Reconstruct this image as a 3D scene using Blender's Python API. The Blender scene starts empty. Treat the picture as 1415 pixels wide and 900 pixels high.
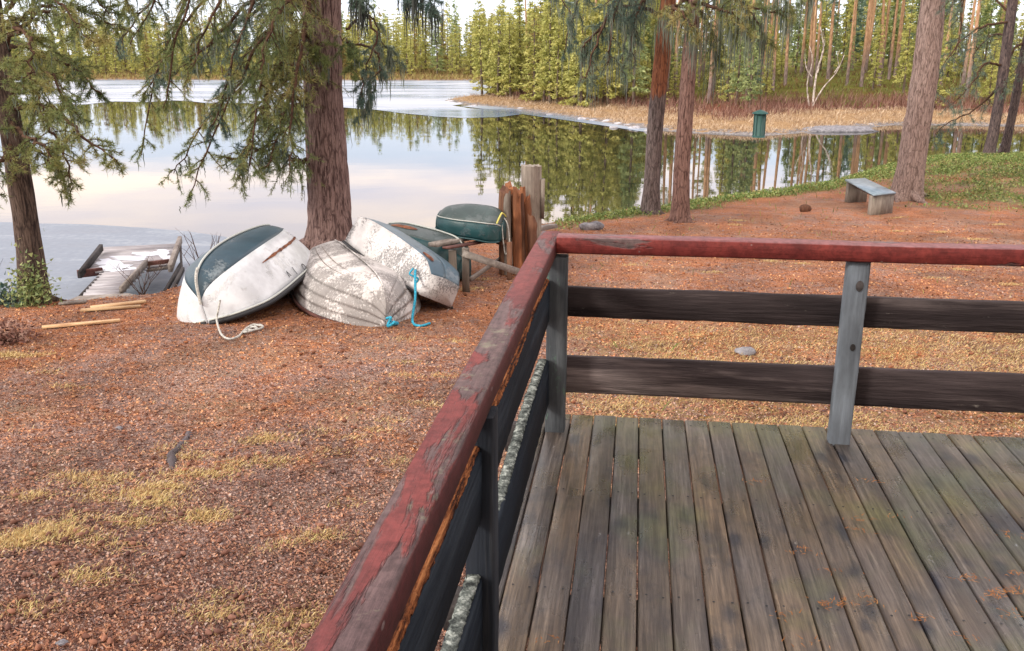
import bpy, math, random
import numpy as np
from mathutils import Vector, Matrix
rng = np.random.default_rng(7); random.seed(7)
sc = bpy.context.scene
R = math.radians
# ------------------------------------------------------------ camera
PITCH = R(16.7); F = 1250.0; EYE = 4.0
cam = bpy.data.cameras.new('camera'); cam.sensor_width = 36; cam.lens = F/1415*36; cam.clip_end = 3000; cam.clip_start = .05
co = bpy.data.objects.new('camera', cam); sc.collection.objects.link(co)
co.location = (0, 0, EYE); co.rotation_euler = (math.pi/2-PITCH, 0, 0); sc.camera = co
# ------------------------------------------------------------ world, sun, exposure
SUN_EL, SUN_AZ = R(27), R(238)     # azimuth the light comes from, clockwise from +Y (to the left and a little behind the camera)
w = bpy.data.worlds.new('World'); sc.world = w; w.use_nodes = True
nt = w.node_tree; N = nt.nodes; L = nt.links; N.clear()
out = N.new('ShaderNodeOutputWorld'); bg = N.new('ShaderNodeBackground'); bg.inputs[1].default_value = 0.13
sky = N.new('ShaderNodeTexSky'); sky.sky_type = 'NISHITA'; sky.sun_disc = False
sky.sun_elevation = SUN_EL; sky.sun_rotation = SUN_AZ; sky.air_density = 1.0; sky.dust_density = 1.2
tc = N.new('ShaderNodeTexCoord'); sep = N.new('ShaderNodeSeparateXYZ'); L.new(tc.outputs['Generated'], sep.inputs[0])
def wm(op, a, b=None, c=None):
    n = N.new('ShaderNodeMath'); n.operation = op
    for i, v in enumerate((a, b, c)):
        if v is None: continue
        if isinstance(v, (int, float)): n.inputs[i].default_value = v
        else: L.new(v, n.inputs[i])
    return n.outputs[0]
zc = wm('MAXIMUM', sep.outputs[2], 0.02)
cmb = N.new('ShaderNodeCombineXYZ'); L.new(wm('DIVIDE', sep.outputs[0], zc), cmb.inputs[0]); L.new(wm('DIVIDE', sep.outputs[1], zc), cmb.inputs[1])
n1 = N.new('ShaderNodeTexNoise'); n1.inputs['Scale'].default_value = .33; n1.inputs['Detail'].default_value = 6; n1.inputs['Roughness'].default_value = .55; L.new(cmb.outputs[0], n1.inputs['Vector'])
# the cloud deck overhead ends some way out: below about six degrees the blue behind it shows, then a pale horizon
deck_f = N.new('ShaderNodeMapRange'); deck_f.interpolation_type = 'SMOOTHSTEP'
L.new(wm('ADD', sep.outputs[2], wm('MULTIPLY', wm('SUBTRACT', n1.outputs['Fac'], .5), .10)), deck_f.inputs[0])
deck_f.inputs[1].default_value = .095; deck_f.inputs[2].default_value = .135
mr = N.new('ShaderNodeMapRange'); L.new(n1.outputs['Fac'], mr.inputs[0]); mr.inputs[1].default_value = .30; mr.inputs[2].default_value = .62; mr.inputs[3].default_value = .55; mr.inputs[4].default_value = 1
cr = N.new('ShaderNodeValToRGB'); L.new(n1.outputs['Fac'], cr.inputs[0])
cr.color_ramp.elements[0].position = .36; cr.color_ramp.elements[0].color = (10.2, 9.2, 9.8, 1)
cr.color_ramp.elements[1].position = .64; cr.color_ramp.elements[1].color = (14.2, 11.9, 10.0, 1)
lowhaze = N.new('ShaderNodeMapRange'); lowhaze.interpolation_type = 'SMOOTHSTEP'; L.new(sep.outputs[2], lowhaze.inputs[0])
lowhaze.inputs[1].default_value = .02; lowhaze.inputs[2].default_value = .085; lowhaze.inputs[3].default_value = .85; lowhaze.inputs[4].default_value = .12
mxh = N.new('ShaderNodeMix'); mxh.data_type = 'RGBA'; L.new(lowhaze.outputs[0], mxh.inputs['Factor'])
boost = N.new('ShaderNodeMix'); boost.data_type = 'RGBA'; boost.inputs['Factor'].default_value = .6
L.new(sky.outputs[0], boost.inputs['A']); boost.inputs['B'].default_value = (8.6, 9.2, 11.4, 1)
L.new(boost.outputs['Result'], mxh.inputs['A']); mxh.inputs['B'].default_value = (9.6, 10.0, 10.8, 1)
mxc = N.new('ShaderNodeMix'); mxc.data_type = 'RGBA'; L.new(wm('MULTIPLY', deck_f.outputs[0], mr.outputs[0]), mxc.inputs['Factor'])
L.new(mxh.outputs['Result'], mxc.inputs['A']); L.new(cr.outputs[0], mxc.inputs['B'])
L.new(mxc.outputs['Result'], bg.inputs[0]); L.new(bg.outputs[0], out.inputs[0])
sun = bpy.data.lights.new('sun', 'SUN'); sun.energy = 2.2; sun.angle = R(11); sun.color = (1, .93, .82)
so = bpy.data.objects.new('sun', sun); sc.collection.objects.link(so)
sd = Vector((math.sin(SUN_AZ)*math.cos(SUN_EL), math.cos(SUN_AZ)*math.cos(SUN_EL), math.sin(SUN_EL)))
so.rotation_euler = sd.to_track_quat('Z', 'Y').to_euler()
sc.view_settings.view_transform = 'Standard'; sc.view_settings.look = 'None'; sc.view_settings.exposure = 0.36; sc.view_settings.gamma = 1
sc.cycles.max_bounces = 5; sc.cycles.diffuse_bounces = 3; sc.cycles.glossy_bounces = 3
sc.cycles.use_denoising = True; sc.cycles.denoising_prefilter = 'ACCURATE'; sc.cycles.denoising_input_passes = 'RGB_ALBEDO_NORMAL'

# ------------------------------------------------------------ world positions taken from image pixels: photograph -> place
cP, sP = math.cos(PITCH), math.sin(PITCH)
def ray(px, py):
    u = (450-py)/F
    return np.array([(px-707.5)/F, cP+sP*u, -sP+cP*u])
def at(px, py, z):
    d = ray(px, py); return np.array([0, 0, EYE])+d*(z-EYE)/d[2]
def atY(px, py, Y):
    d = ray(px, py); return np.array([0, 0, EYE])+d*Y/d[1]
EDGE = np.array([(-60, 11.5), (-9, 10.6), (-5.5, 10.35), (-4.3, 10.9), (-3.9, 13.5), (-3.3, 15.3), (-1.1, 16.0), (1.2, 18.2), (2.9, 19.9), (4.3, 21.2), (6.1, 22.7), (8.9, 24.8), (11.7, 27.6), (17.8, 32.5), (25, 35), (60, 38), (120, 38)])
def edge_y(x): return np.interp(x, EDGE[:, 0], EDGE[:, 1])
def vnoise(P, seed=0):
    P = np.asarray(P, float); i = np.floor(P).astype(np.int64); f = P-i; f = f*f*(3-2*f)
    def h(a):
        n = a[..., 0]*374761393+a[..., 1]*668265263+(a[..., 2]*2147483647 if a.shape[-1] > 2 else 0)+seed*1442695041
        n = (n ^ (n >> 13))*1274126177; n = n ^ (n >> 16)
        return (n & 0xffff)/65535.0
    D = P.shape[-1]; r = 0
    for c in range(2**D):
        o = np.array([(c >> k) & 1 for k in range(D)]); wt = np.prod(np.where(o, f, 1-f), axis=-1); r = r+wt*h(i+o)
    return r
def fbm(P, seed=0, oct=4):
    P = np.asarray(P, float); r = 0; a = .5
    for k in range(oct): r = r+a*vnoise(P*2**k+17.3*k, seed+k); a *= .5
    return r
def gz(x, y):
    x = np.asarray(x, float); y = np.asarray(y, float)
    z = 1.6-.052*(np.minimum(y, 20)-3)-.02*np.maximum(0, y-20)
    z = z+.42*np.exp(-(((x-13.5)/3.6)**2+((y-25)/4)**2))+.25*np.exp(-(((x-17)/5)**2+((y-29)/4)**2))
    d = y-edge_y(x)
    t = np.clip((d+.25)/2.0, 0, 1); z = z-(z+.6)*(t*t*(3-2*t))
    P = np.stack([x, y], -1)
    z = z+(fbm(P*.7, 3)-.47)*.12+(fbm(P*4, 9, 3)-.44)*.035
    return z
def G(px, py):
    y = 10.0
    for i in range(50):
        p = at(px, py, 1.6-.052*(min(y, 20)-3)-.02*max(0, y-20)); y = .5*y+.5*p[1]
    p[2] = float(gz(p[0], p[1])); return p
# ------------------------------------------------------------ helpers
def link(o): sc.collection.objects.link(o); return o
def tag(o, label=None, cat=None, group=None, kind=None):
    if label: o['label'] = label
    if cat: o['category'] = cat
    if group: o['group'] = group
    if kind: o['kind'] = kind
    return o
def thing(name, label, cat, loc=(0, 0, 0), group=None):
    o = link(bpy.data.objects.new(name, None)); o.location = [float(v) for v in loc]; o.empty_display_size = .2
    return tag(o, label, cat, group)
class MB:
    def __init__(s): s.V = []; s.T = []; s.Q = []; s.n = 0; s.rt = []; s.rq = []; s.mt = []; s.mq = []
    def add(s, V, tri=None, quad=None, rnd=None, mi=0):
        V = np.asarray(V, float).reshape(-1, 3); s.V.append(V)
        for F_, lst, rl, ml in ((tri, s.T, s.rt, s.mt), (quad, s.Q, s.rq, s.mq)):
            if F_ is not None and len(F_):
                F_ = np.asarray(F_, int); lst.append(F_+s.n)
                r = rnd if rnd is not None else random.random()
                rl.append(np.broadcast_to(np.asarray(r, float), (len(F_),))); ml.append(np.full(len(F_), mi))
        s.n += len(V); return s
    def box(s, c, size, rot=None, jit=0, mi=0, taper=None, bev=0):
        hx, hy, hz = [v/2 for v in size]
        if bev:
            b = bev; V = []
            for z, k in ((-hz, b), (-hz+b, 0), (hz-b, 0), (hz, b)):
                V += [(-hx+k, -hy+k, z), (hx-k, -hy+k, z), (hx-k, hy-k, z), (-hx+k, hy-k, z)]
            Q = [(3, 2, 1, 0), (12, 13, 14, 15)]
            for l in range(3):
                for k in range(4): a = l*4+k; b2 = l*4+(k+1) % 4; Q.append((a, b2, b2+4, a+4))
        else:
            V = [(x, y, z) for z in (-hz, hz) for x, y in ((-hx, -hy), (hx, -hy), (hx, hy), (-hx, hy))]
            Q = [(3, 2, 1, 0), (4, 5, 6, 7), (0, 1, 5, 4), (1, 2, 6, 5), (2, 3, 7, 6), (3, 0, 4, 7)]
        V = np.array(V, float)
        if taper: V[:, :2] *= np.where(V[:, 2:3] > 0, taper, 1)
        if jit: V += rng.normal(size=V.shape)*jit
        if rot is not None: V = V@np.array(rot).T
        return s.add(V+np.asarray(c, float), quad=Q, mi=mi)
    def beam(s, p0, p1, wd, th, up=(0, 0, 1), mi=0, bev=0, jit=0):
        p0 = np.array(p0, float); p1 = np.array(p1, float); y = p1-p0; ln = np.linalg.norm(y); y /= ln
        x = np.cross(y, up); x /= np.linalg.norm(x); z = np.cross(x, y)
        return s.box((p0+p1)/2, (wd, ln, th), np.stack([x, y, z], 1), mi=mi, bev=bev, jit=jit)
    def tube(s, P, r, k=6, mi=0, cap=False, rnd=None):
        P = np.asarray(P, float); n = len(P); r = np.broadcast_to(np.asarray(r, float), (n,))
        T = np.gradient(P, axis=0); T /= np.linalg.norm(T, axis=1, keepdims=True)+1e-9
        ref = np.array([0, 0, 1.]) if abs(T[:, 2]).mean() < .8 else np.array([1., 0, 0])
        A = np.cross(T, ref); A /= np.linalg.norm(A, axis=1, keepdims=True)+1e-9; B = np.cross(T, A)
        a = np.arange(k)/k*2*math.pi
        V = P[:, None]+r[:, None, None]*(np.cos(a)[None, :, None]*A[:, None]+np.sin(a)[None, :, None]*B[:, None])
        i = np.arange(n-1)[:, None]*k; j = np.arange(k)[None]; j2 = (j+1) % k
        Q = np.stack([i+j, i+j2, i+k+j2, i+k+j], -1).reshape(-1, 4)
        s.add(V.reshape(-1, 3), quad=Q, mi=mi, rnd=rnd)
        if cap:
            b = s.n-n*k
            for base, c in ((b, P[0]), (b+(n-1)*k, P[-1])):
                s.add([c], None); ci = s.n-1
                s.T.append(np.array([(ci, base+q, base+(q+1) % k) for q in range(k)])); s.rt.append(np.full(k, .5)); s.mt.append(np.full(k, mi))
        return s
    def build(s, name, mats, parent=None, smooth=False, loc=None):
        me = bpy.data.meshes.new(name); V = np.concatenate(s.V)
        if loc is not None: V = V-np.asarray(loc, float)
        elif parent is not None and parent.type == 'EMPTY' and parent.get('_local') is None: V = V-np.array(parent.location)
        T = np.concatenate(s.T) if s.T else np.zeros((0, 3), int); Q = np.concatenate(s.Q) if s.Q else np.zeros((0, 4), int)
        nT, nQ = len(T), len(Q)
        me.vertices.add(len(V)); me.vertices.foreach_set('co', V.astype(np.float32).ravel())
        me.loops.add(nT*3+nQ*4); me.loops.foreach_set('vertex_index', np.concatenate([T.ravel(), Q.ravel()]).astype(np.int32))
        me.polygons.add(nT+nQ); me.polygons.foreach_set('loop_start', np.concatenate([np.arange(nT)*3, nT*3+np.arange(nQ)*4]).astype(np.int32))
        me.update(calc_edges=True)
        a = me.attributes.new('rnd', 'FLOAT', 'FACE'); a.data.foreach_set('value', np.concatenate(s.rt+s.rq).astype(np.float32))
        me.polygons.foreach_set('material_index', np.concatenate(s.mt+s.mq).astype(np.int32))
        if smooth: me.polygons.foreach_set('use_smooth', np.ones(nT+nQ, bool))
        for m in (mats if isinstance(mats, (list, tuple)) else [mats]): me.materials.append(m)
        o = link(bpy.data.objects.new(name, me))
        if parent is not None: o.parent = parent
        if loc is not None: o.location = [float(v) for v in loc]
        return o
def sub(name, mb, mats, parent, root, smooth=False):
    """sub-part: child of a part that sits at its parent's origin"""
    o = mb.build(name, mats, None, smooth, loc=None)
    me = o.data; V = np.empty(len(me.vertices)*3, np.float32); me.vertices.foreach_get('co', V)
    V = V.reshape(-1, 3)-np.array(root.location, np.float32); me.vertices.foreach_set('co', V.ravel()); o.parent = parent
    return o
def copy_tree(o, parent=None):
    c = o.copy(); link(c); c.parent = parent
    for ch in o.children: copy_tree(ch, c)
    return c
# ------------------------------------------------------------ materials
class Mat:
    def __init__(s, name, rough=.8, spec=.3, metal=0):
        s.m = bpy.data.materials.new(name); s.m.use_nodes = True; s.t = s.m.node_tree; s.N = s.t.nodes; s.L = s.t.links
        s.b = s.N['Principled BSDF']; s.b.inputs['Roughness'].default_value = rough; s.b.inputs['Specular IOR Level'].default_value = spec; s.b.inputs['Metallic'].default_value = metal
        s._tc = None
    def tc(s, kind='Object', scale=(1, 1, 1), rand=False):
        t = s.N.new('ShaderNodeTexCoord'); m = s.N.new('ShaderNodeMapping'); m.inputs['Scale'].default_value = scale
        s.L.new(t.outputs[kind], m.inputs[0])
        if rand:
            oi = s.N.new('ShaderNodeObjectInfo'); v = s.N.new('ShaderNodeVectorMath'); v.operation = 'MULTIPLY'; v.inputs[1].default_value = (37, 53, 71)
            c = s.N.new('ShaderNodeCombineXYZ')
            for i in range(3): s.L.new(oi.outputs['Random'], c.inputs[i])
            s.L.new(c.outputs[0], v.inputs[0]); s.L.new(v.outputs[0], m.inputs['Location'])
        return m.outputs[0]
    def pos(s, scale=(1, 1, 1)):
        g = s.N.new('ShaderNodeNewGeometry'); m = s.N.new('ShaderNodeMapping'); m.inputs['Scale'].default_value = scale; s.L.new(g.outputs['Position'], m.inputs[0]); return m.outputs[0]
    def noise(s, vec, scale=5, det=4, rough=.55, dist=0):
        n = s.N.new('ShaderNodeTexNoise'); s.L.new(vec, n.inputs['Vector']); n.inputs['Scale'].default_value = scale; n.inputs['Detail'].default_value = det; n.inputs['Roughness'].default_value = rough; n.inputs['Distortion'].default_value = dist; return n.outputs['Fac']
    def voro(s, vec, scale=5, feat='F1', o='Distance'):
        n = s.N.new('ShaderNodeTexVoronoi'); n.feature = feat; s.L.new(vec, n.inputs['Vector']); n.inputs['Scale'].default_value = scale; return n.outputs[o]
    def ramp(s, f, *st):
        n = s.N.new('ShaderNodeValToRGB'); s.L.new(f, n.inputs[0]); e = n.color_ramp.elements
        while len(e) < len(st): e.new(.5)
        for k, (p, c) in enumerate(st):
            e[k].position = p; e[k].color = (*c, 1) if isinstance(c, tuple) else (c, c, c, 1)
        return n.outputs[0]
    def mix(s, f, a, b, mode='MIX'):
        n = s.N.new('ShaderNodeMix'); n.data_type = 'RGBA'; n.blend_type = mode
        for v, k in ((f, 'Factor'), (a, 'A'), (b, 'B')):
            if isinstance(v, tuple): n.inputs[k].default_value = (*v, 1)
            elif isinstance(v, (int, float)): n.inputs[k].default_value = v
            else: s.L.new(v, n.inputs[k])
        return n.outputs['Result']
    def math(s, op, a, b=0.0):
        n = s.N.new('ShaderNodeMath'); n.operation = op
        for i, v in enumerate((a, b)):
            if isinstance(v, (int, float)): n.inputs[i].default_value = v
            else: s.L.new(v, n.inputs[i])
        return n.outputs[0]
    def attr(s, name):
        n = s.N.new('ShaderNodeAttribute'); n.attribute_name = name; return n.outputs['Fac']
    def orand(s): return s.N.new('ShaderNodeObjectInfo').outputs['Random']
    def sepxyz(s, v, i):
        n = s.N.new('ShaderNodeSeparateXYZ'); s.L.new(v, n.inputs[0]); return n.outputs[i]
    def col(s, c):
        if isinstance(c, tuple): s.b.inputs['Base Color'].default_value = (*c, 1)
        else: s.L.new(c, s.b.inputs['Base Color'])
        return s
    def rough(s, f): s.L.new(f, s.b.inputs['Roughness']); return s
    def bump(s, f, dist=.01, st=1):
        n = s.N.new('ShaderNodeBump'); n.inputs['Distance'].default_value = dist; n.inputs['Strength'].default_value = st; s.L.new(f, n.inputs['Height']); s.L.new(n.outputs[0], s.b.inputs['Normal']); return s
    def translucent(s, colr, fac=.3):
        o = s.N['Material Output']; t = s.N.new('ShaderNodeBsdfTranslucent'); m = s.N.new('ShaderNodeMixShader'); m.inputs[0].default_value = fac
        if isinstance(colr, tuple): t.inputs[0].default_value = (*colr, 1)
        else: s.L.new(colr, t.inputs[0])
        s.L.new(s.b.outputs[0], m.inputs[1]); s.L.new(t.outputs[0], m.inputs[2]); s.L.new(m.outputs[0], o.inputs[0]); return s

def wood(name, cols, scale=1, axis=1, rough=.75, bump=.004, knots=True, objr=True, stretch=.06, lich=None, spec=.3):
    m = Mat(name, rough, spec); sc3 = [1, 1, 1]; sc3[axis] = stretch
    v = m.tc('Object', tuple(sc3), rand=objr); g = m.noise(v, 42*scale, 6, .65, .4); g2 = m.noise(v, 9*scale, 4, .6, .5)
    base = m.ramp(m.mix(.5, g, g2), (.30, cols[0]), (.5, cols[1]), (.68, cols[2]))
    v2 = m.tc('Object', tuple(.35 if i == axis else 1 for i in range(3)), rand=objr)
    if knots:
        k = m.voro(v2, 4.5*scale); kn = m.ramp(k, (.05, 1.0), (.17, 0.0)); base = m.mix(m.math('MULTIPLY', kn, .75), base, cols[3])
    blot = m.ramp(m.noise(v2, 6*scale, 5, .6), (.42, 0.0), (.62, 1.0)); base = m.mix(m.math('MULTIPLY', blot, .55), base, cols[3])
    if lich:
        lf = m.ramp(m.noise(v2, 22, 5, .7), (lich[1], 0.0), (lich[1]+.06, 1.0)); base = m.mix(m.math('MULTIPLY', lf, .8), base, lich[0])
    if objr: base = m.mix(1, base, m.ramp(m.orand(), (0, .78), (1, 1.22)), 'MULTIPLY')
    m.col(base).bump(m.mix(.5, g, m.noise(v, 120*scale, 3)), bump); m.g = g; m.v2 = v2
    return m
def litter_mat(name, stops, rough=.85, trans=0, near=False):
    m = Mat(name, rough, .2); c = m.ramp(m.attr('rnd'), *stops)
    if near:
        p = m.pos(); zy = m.ramp(m.math('MULTIPLY', m.sepxyz(p, 1), .1), (.40, .30), (.95, 0.0)); f = m.ramp(m.math('ADD', m.mix(.45, m.noise(p, 9, 5, .65), m.noise(p, 1.1, 4, .6)), zy), (.52, 0.0), (.80, .75)); c = m.mix(1, c, m.ramp(m.noise(p, .8, 5, .65, .6), (.36, .74), (.62, 1.22)), 'MULTIPLY'); c = m.mix(f, c, m.ramp(m.attr('rnd'), (0, (.09, .045, .04)), (.5, (.34, .19, .15)), (.8, (.44, .27, .21)), (1, (.54, .42, .36))))
    m.col(c)
    if trans: m.translucent(c, trans)
    return m.m
# ground: rust-red needle litter, gravel, dry grass felt, moss
m = Mat('needle_litter', .85, .25); p = m.pos()
fine = m.noise(p, 55, 5, .75, .6); mid = m.noise(p, 9, 5, .65); big = m.noise(p, 1.1, 4, .6)
red = m.ramp(fine, (.30, (.07, .032, .022)), (.46, (.30, .115, .055)), (.58, (.50, .205, .092)), (.74, (.62, .37, .21)))
gry = m.ramp(fine, (.32, (.09, .055, .05)), (.5, (.29, .185, .155)), (.7, (.52, .40, .35)))
zy = m.ramp(m.math('MULTIPLY', m.sepxyz(p, 1), .1), (.45, .16), (.95, 0.0)); c = m.mix(m.ramp(m.math('ADD', m.mix(.45, mid, big), zy), (.46, 0.0), (.64, 1.0)), red, gry)
sepk = m.voro(p, 70, 'F1', 'Color'); c = m.mix(.35, c, m.mix(1, c, m.ramp(m.sepxyz(sepk, 0), (0, .35), (1, 1.9)), 'MULTIPLY'))
dry = m.ramp(m.noise(p, 30, 4, .7), (.3, (.20, .11, .035)), (.7, (.48, .31, .11)))
c = m.mix(m.math('MULTIPLY', m.attr('dry'), m.ramp(mid, (.40, 0.0), (.60, 1.0))), c, dry)
green = m.ramp(m.noise(p, 26, 4, .7), (.3, (.04, .05, .015)), (.7, (.18, .24, .06)))
c = m.mix(m.math('MULTIPLY', m.attr('moss'), m.ramp(mid, (.3, .3), (.55, 1.0))), c, green)
tan = m.ramp(m.noise(p, .75, 5, .7, .8), (.50, 0.0), (.60, 1.0)); c = m.mix(m.math('MULTIPLY', tan, .42), c, m.ramp(fine, (.3, (.16, .10, .065)), (.7, (.50, .36, .26))))
c = m.mix(m.attr('wetbank'), c, m.ramp(fine, (.3, (.02, .015, .012)), (.7, (.12, .08, .06))))
c = m.mix(1, c, m.ramp(m.noise(p, .8, 5, .65, .6), (.36, .74), (.62, 1.22)), 'MULTIPLY')
m.col(c).bump(m.mix(.6, fine, m.voro(p, 60)), .04, 1); M_ground = m.m
# far land
m = Mat('far_land', .9, .1); p = m.pos(); nn = m.noise(p, 1.6, 5, .7); n2 = m.noise(p, .35, 4, .6); nf = m.noise(p, 7, 4, .75)
sh = m.math('ADD', m.attr('shore'), m.math('MULTIPLY', m.math('SUBTRACT', nn, .5), .28))
straw = m.ramp(nf, (.3, (.20, .12, .06)), (.7, (.52, .36, .20)))
stone = m.ramp(nf, (.35, (.10, .09, .09)), (.7, (.42, .41, .42)))
heath = m.ramp(nf, (.3, (.07, .025, .02)), (.7, (.30, .13, .075)))
moss = m.ramp(m.mix(.5, n2, nf), (.38, (.14, .075, .03)), (.5, (.11, .12, .02)), (.64, (.22, .21, .04)))
c = m.mix(m.ramp(sh, (.03, 0.0), (.06, 1.0)), stone, straw); c = m.mix(m.ramp(sh, (.32, 0.0), (.42, 1.0)), c, heath); c = m.mix(m.ramp(sh, (.6, 0.0), (.75, 1.0)), c, moss)
m.col(c).bump(nf, .2, .6); M_far = m.m
# water and ice
m = Mat('lake_water', .015, .5); p = m.pos((1, 1, 1)); m.col((.012, .016, .014)); m.b.inputs['IOR'].default_value = 2.15
m.b.inputs['Specular IOR Level'].default_value = .5
m.bump(m.mix(.5, m.noise(m.pos((.5, 1.3, 1)), 1.2, 3, .5), m.noise(m.pos((.1, .3, 1)), .8, 3, .5)), .006, .35)
m.rough(m.ramp(m.noise(m.pos((.02, .10, 1)), 1.5, 3, .6), (.5, .012), (.75, .06))); M_water = m.m
m = Mat('lake_ice', .3, .5); p = m.pos((.25, 1.2, 1)); a = m.noise(p, .8, 5, .6, .6); b = m.noise(m.pos(), 7, 4, .6)
m.b.inputs['IOR'].default_value = 1.18; m.b.inputs['Specular IOR Level'].default_value = .3
m.col(m.ramp(m.mix(.3, a, b), (.3, (.16, .19, .24)), (.52, (.22, .26, .32)), (.7, (.36, .40, .45)))).rough(m.ramp(a, (.3, .3), (.7, .6))); m.bump(b, .01, .3); M_ice = m.m
m = Mat('far_ice', .35, .5); a = m.noise(m.pos((.05, .16, 1)), .55, 5, .6, 1.5)
m.b.inputs['IOR'].default_value = 1.7
m.col(m.ramp(a, (.34, (.13, .23, .38)), (.5, (.30, .38, .50)), (.66, (.50, .55, .63)))).rough(m.ramp(a, (.3, .12), (.7, .5))); M_ice2 = m.m
# deck, rail
m = Mat('deck_wood', .45, .5); v = m.tc('Object', (1, .05, 1), True); g = m.noise(v, 60, 6, .7, .5); g2 = m.noise(v, 14, 4, .6, .6)
base = m.ramp(m.mix(.5, g, g2), (.32, (.034, .028, .029)), (.5, (.105, .084, .075)), (.66, (.205, .17, .152)))
v2 = m.tc('Object', (1, .6, 1), True); pw = m.pos()
wet = m.ramp(m.noise(v2, 9, 5, .65, .3), (.52, 0.0), (.66, 1.0)); base = m.mix(m.math('MULTIPLY', wet, .6), base, (.030, .032, .045))
kn = m.ramp(m.math('ADD', m.voro(m.tc('Object', (1, .42, 0), True), 7.5), m.math('MULTIPLY', m.math('SUBTRACT', m.noise(v2, 30, 3), .5), .22)), (.10, 1.0), (.26, 0.0)); base = m.mix(m.math('MULTIPLY', kn, .9), base, (.020, .022, .036))
gm = m.ramp(m.math('ADD', m.noise(pw, 2.2, 4, .6), m.math('MULTIPLY', m.sepxyz(pw, 0), .04)), (.52, 0.0), (.68, 1.0)); base = m.mix(m.math('MULTIPLY', gm, .6), base, (.115, .125, .06))
wh = m.ramp(m.noise(m.tc('Object', (1, .5, 1), True), 18, 5, .75), (.66, 0.0), (.72, 1.0)); base = m.mix(m.math('MULTIPLY', wh, .5), base, (.42, .40, .40))
base = m.mix(1, base, m.ramp(m.orand(), (0, (.78, .80, .85)), (.5, (1.0, .97, .93)), (1, (1.2, 1.08, .95))), 'MULTIPLY')
g3 = m.ramp(m.noise(m.tc('Object', (1, .03, 1), True), 130, 4, .7, .4), (.40, .45), (.60, 1.4)); base = m.mix(.6, base, m.mix(1, base, g3, 'MULTIPLY')); base = m.mix(1, base, m.ramp(m.noise(m.tc('Object', (.6, .5, 1), True), 2.2, 3), (.40, (.80, .92, 1.04)), (.60, (1.10, 1.07, .86))), 'MULTIPLY')
m.col(base).rough(m.ramp(m.noise(v2, 5, 4), (.35, .18), (.65, .55))).bump(g, .0035, 1); M_deck = m.m
def rail_mat(name, worn):
    m = Mat(name, .6, .25); sc_ = (.08, 1, 1) if worn > .6 else (1, .08, 1); v = m.tc('Object', sc_); g = m.noise(v, 60, 5, .65, .3)
    red = m.ramp(m.noise(m.tc('Object', (1, .3, 1)), 6, 4, .6), (.3, (.105, .017, .017)), (.7, (.205, .036, .030)))
    grey = m.ramp(g, (.3, (.045, .03, .032)), (.7, (.15, .10, .098)))
    mask = m.ramp(m.noise(m.tc('Object', tuple(q**.6 for q in sc_)), 7, 6, .62, .5), (worn-.02, 0.0), (worn+.02, 1.0))
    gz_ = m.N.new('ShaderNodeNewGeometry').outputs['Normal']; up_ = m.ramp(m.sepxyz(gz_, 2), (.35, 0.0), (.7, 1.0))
    if worn < .55: mask = m.math('MULTIPLY', mask, up_); red = m.mix(up_, (.075, .016, .018), red)  # wear kept to the top; side faces painted darker to stand in for shade
    c = m.mix(mask, red, grey)
    lich = m.ramp(m.noise(m.tc('Object', (1, 1, 1)), 14, 5, .7), (.58, 0.0), (.66, 1.0)); c = m.mix(m.math('MULTIPLY', m.math('MULTIPLY', lich, mask), .8), c, (.17, .17, .12))
    spk = m.ramp(m.voro(m.tc('Object', (1, .6, 1)), 9), (.04, 1.0), (.06, 0.0)); c = m.mix(m.math('MULTIPLY', spk, .3), c, (.4, .36, .35))
    gn = m.N.new('ShaderNodeNewGeometry').outputs['Normal']; tf = m.ramp(m.sepxyz(gn, 2), (.55, 0.0), (.85, 1.0)); c = m.mix(m.math('MULTIPLY', m.math('MULTIPLY', tf, m.ramp(m.noise(v, 5, 4), (.35, .4), (.6, 1.0))), .75 if worn > .55 else .12), c, (.30, .185, .20)); crk = m.ramp(g, (.30, 0.35), (.42, 1.0)); c = m.mix(.45, c, m.mix(1, c, crk, 'MULTIPLY')); dirt = m.ramp(m.noise(m.tc('Object', (1, 1, 1)), 34, 6, .75), (.40, .72), (.58, 1.12)); c = m.mix(1, c, dirt, 'MULTIPLY'); m.col(c).bump(m.mix(.4, mask, g), -.008, 1); return m.m  # tf: lilac on upward faces, worn paint with wet sky sheen painted in
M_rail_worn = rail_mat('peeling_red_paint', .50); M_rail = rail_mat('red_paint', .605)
M_post = wood('painted_grey_post', [(.125, .145, .17), (.205, .24, .285), (.32, .36, .415), (.05, .055, .065)], 1, 2).m
M_post_dark = wood('blue_black_post', [(.012, .016, .024), (.032, .040, .055), (.085, .09, .10), (.010, .012, .018)], 1, 2, spec=.2).m  # left-side posts coloured much darker than the far-edge ones
M_post_teal = wood('green_grey_corner_post', [(.03, .036, .042), (.08, .09, .10), (.15, .165, .18), (.02, .022, .028)], 1, 2, lich=((.10, .17, .13), .60), spec=.2).m
M_plank_blk = wood('blackened_plank', [(.010, .007, .008), (.055, .042, .044), (.27, .22, .215), (.011, .008, .010)], .55, 0, bump=.012, knots=False, stretch=.07, lich=((.22, .20, .18), .66), spec=.2).m
M_plank_blue = wood('blue_black_plank', [(.004, .006, .011), (.012, .018, .028), (.045, .058, .075), (.006, .008, .012)], .6, 1, bump=.008, knots=False, stretch=.06, spec=.12).m
M_lichen_edge = Mat('lichened_edge', .9, .1); v = M_lichen_edge.tc(); M_lichen_edge = M_lichen_edge.col(M_lichen_edge.ramp(M_lichen_edge.noise(v, 40, 5, .7), (.38, (.03, .035, .035)), (.52, (.13, .15, .14)), (.66, (.42, .46, .43)))).bump(M_lichen_edge.noise(v, 60, 4), .01).m
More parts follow.
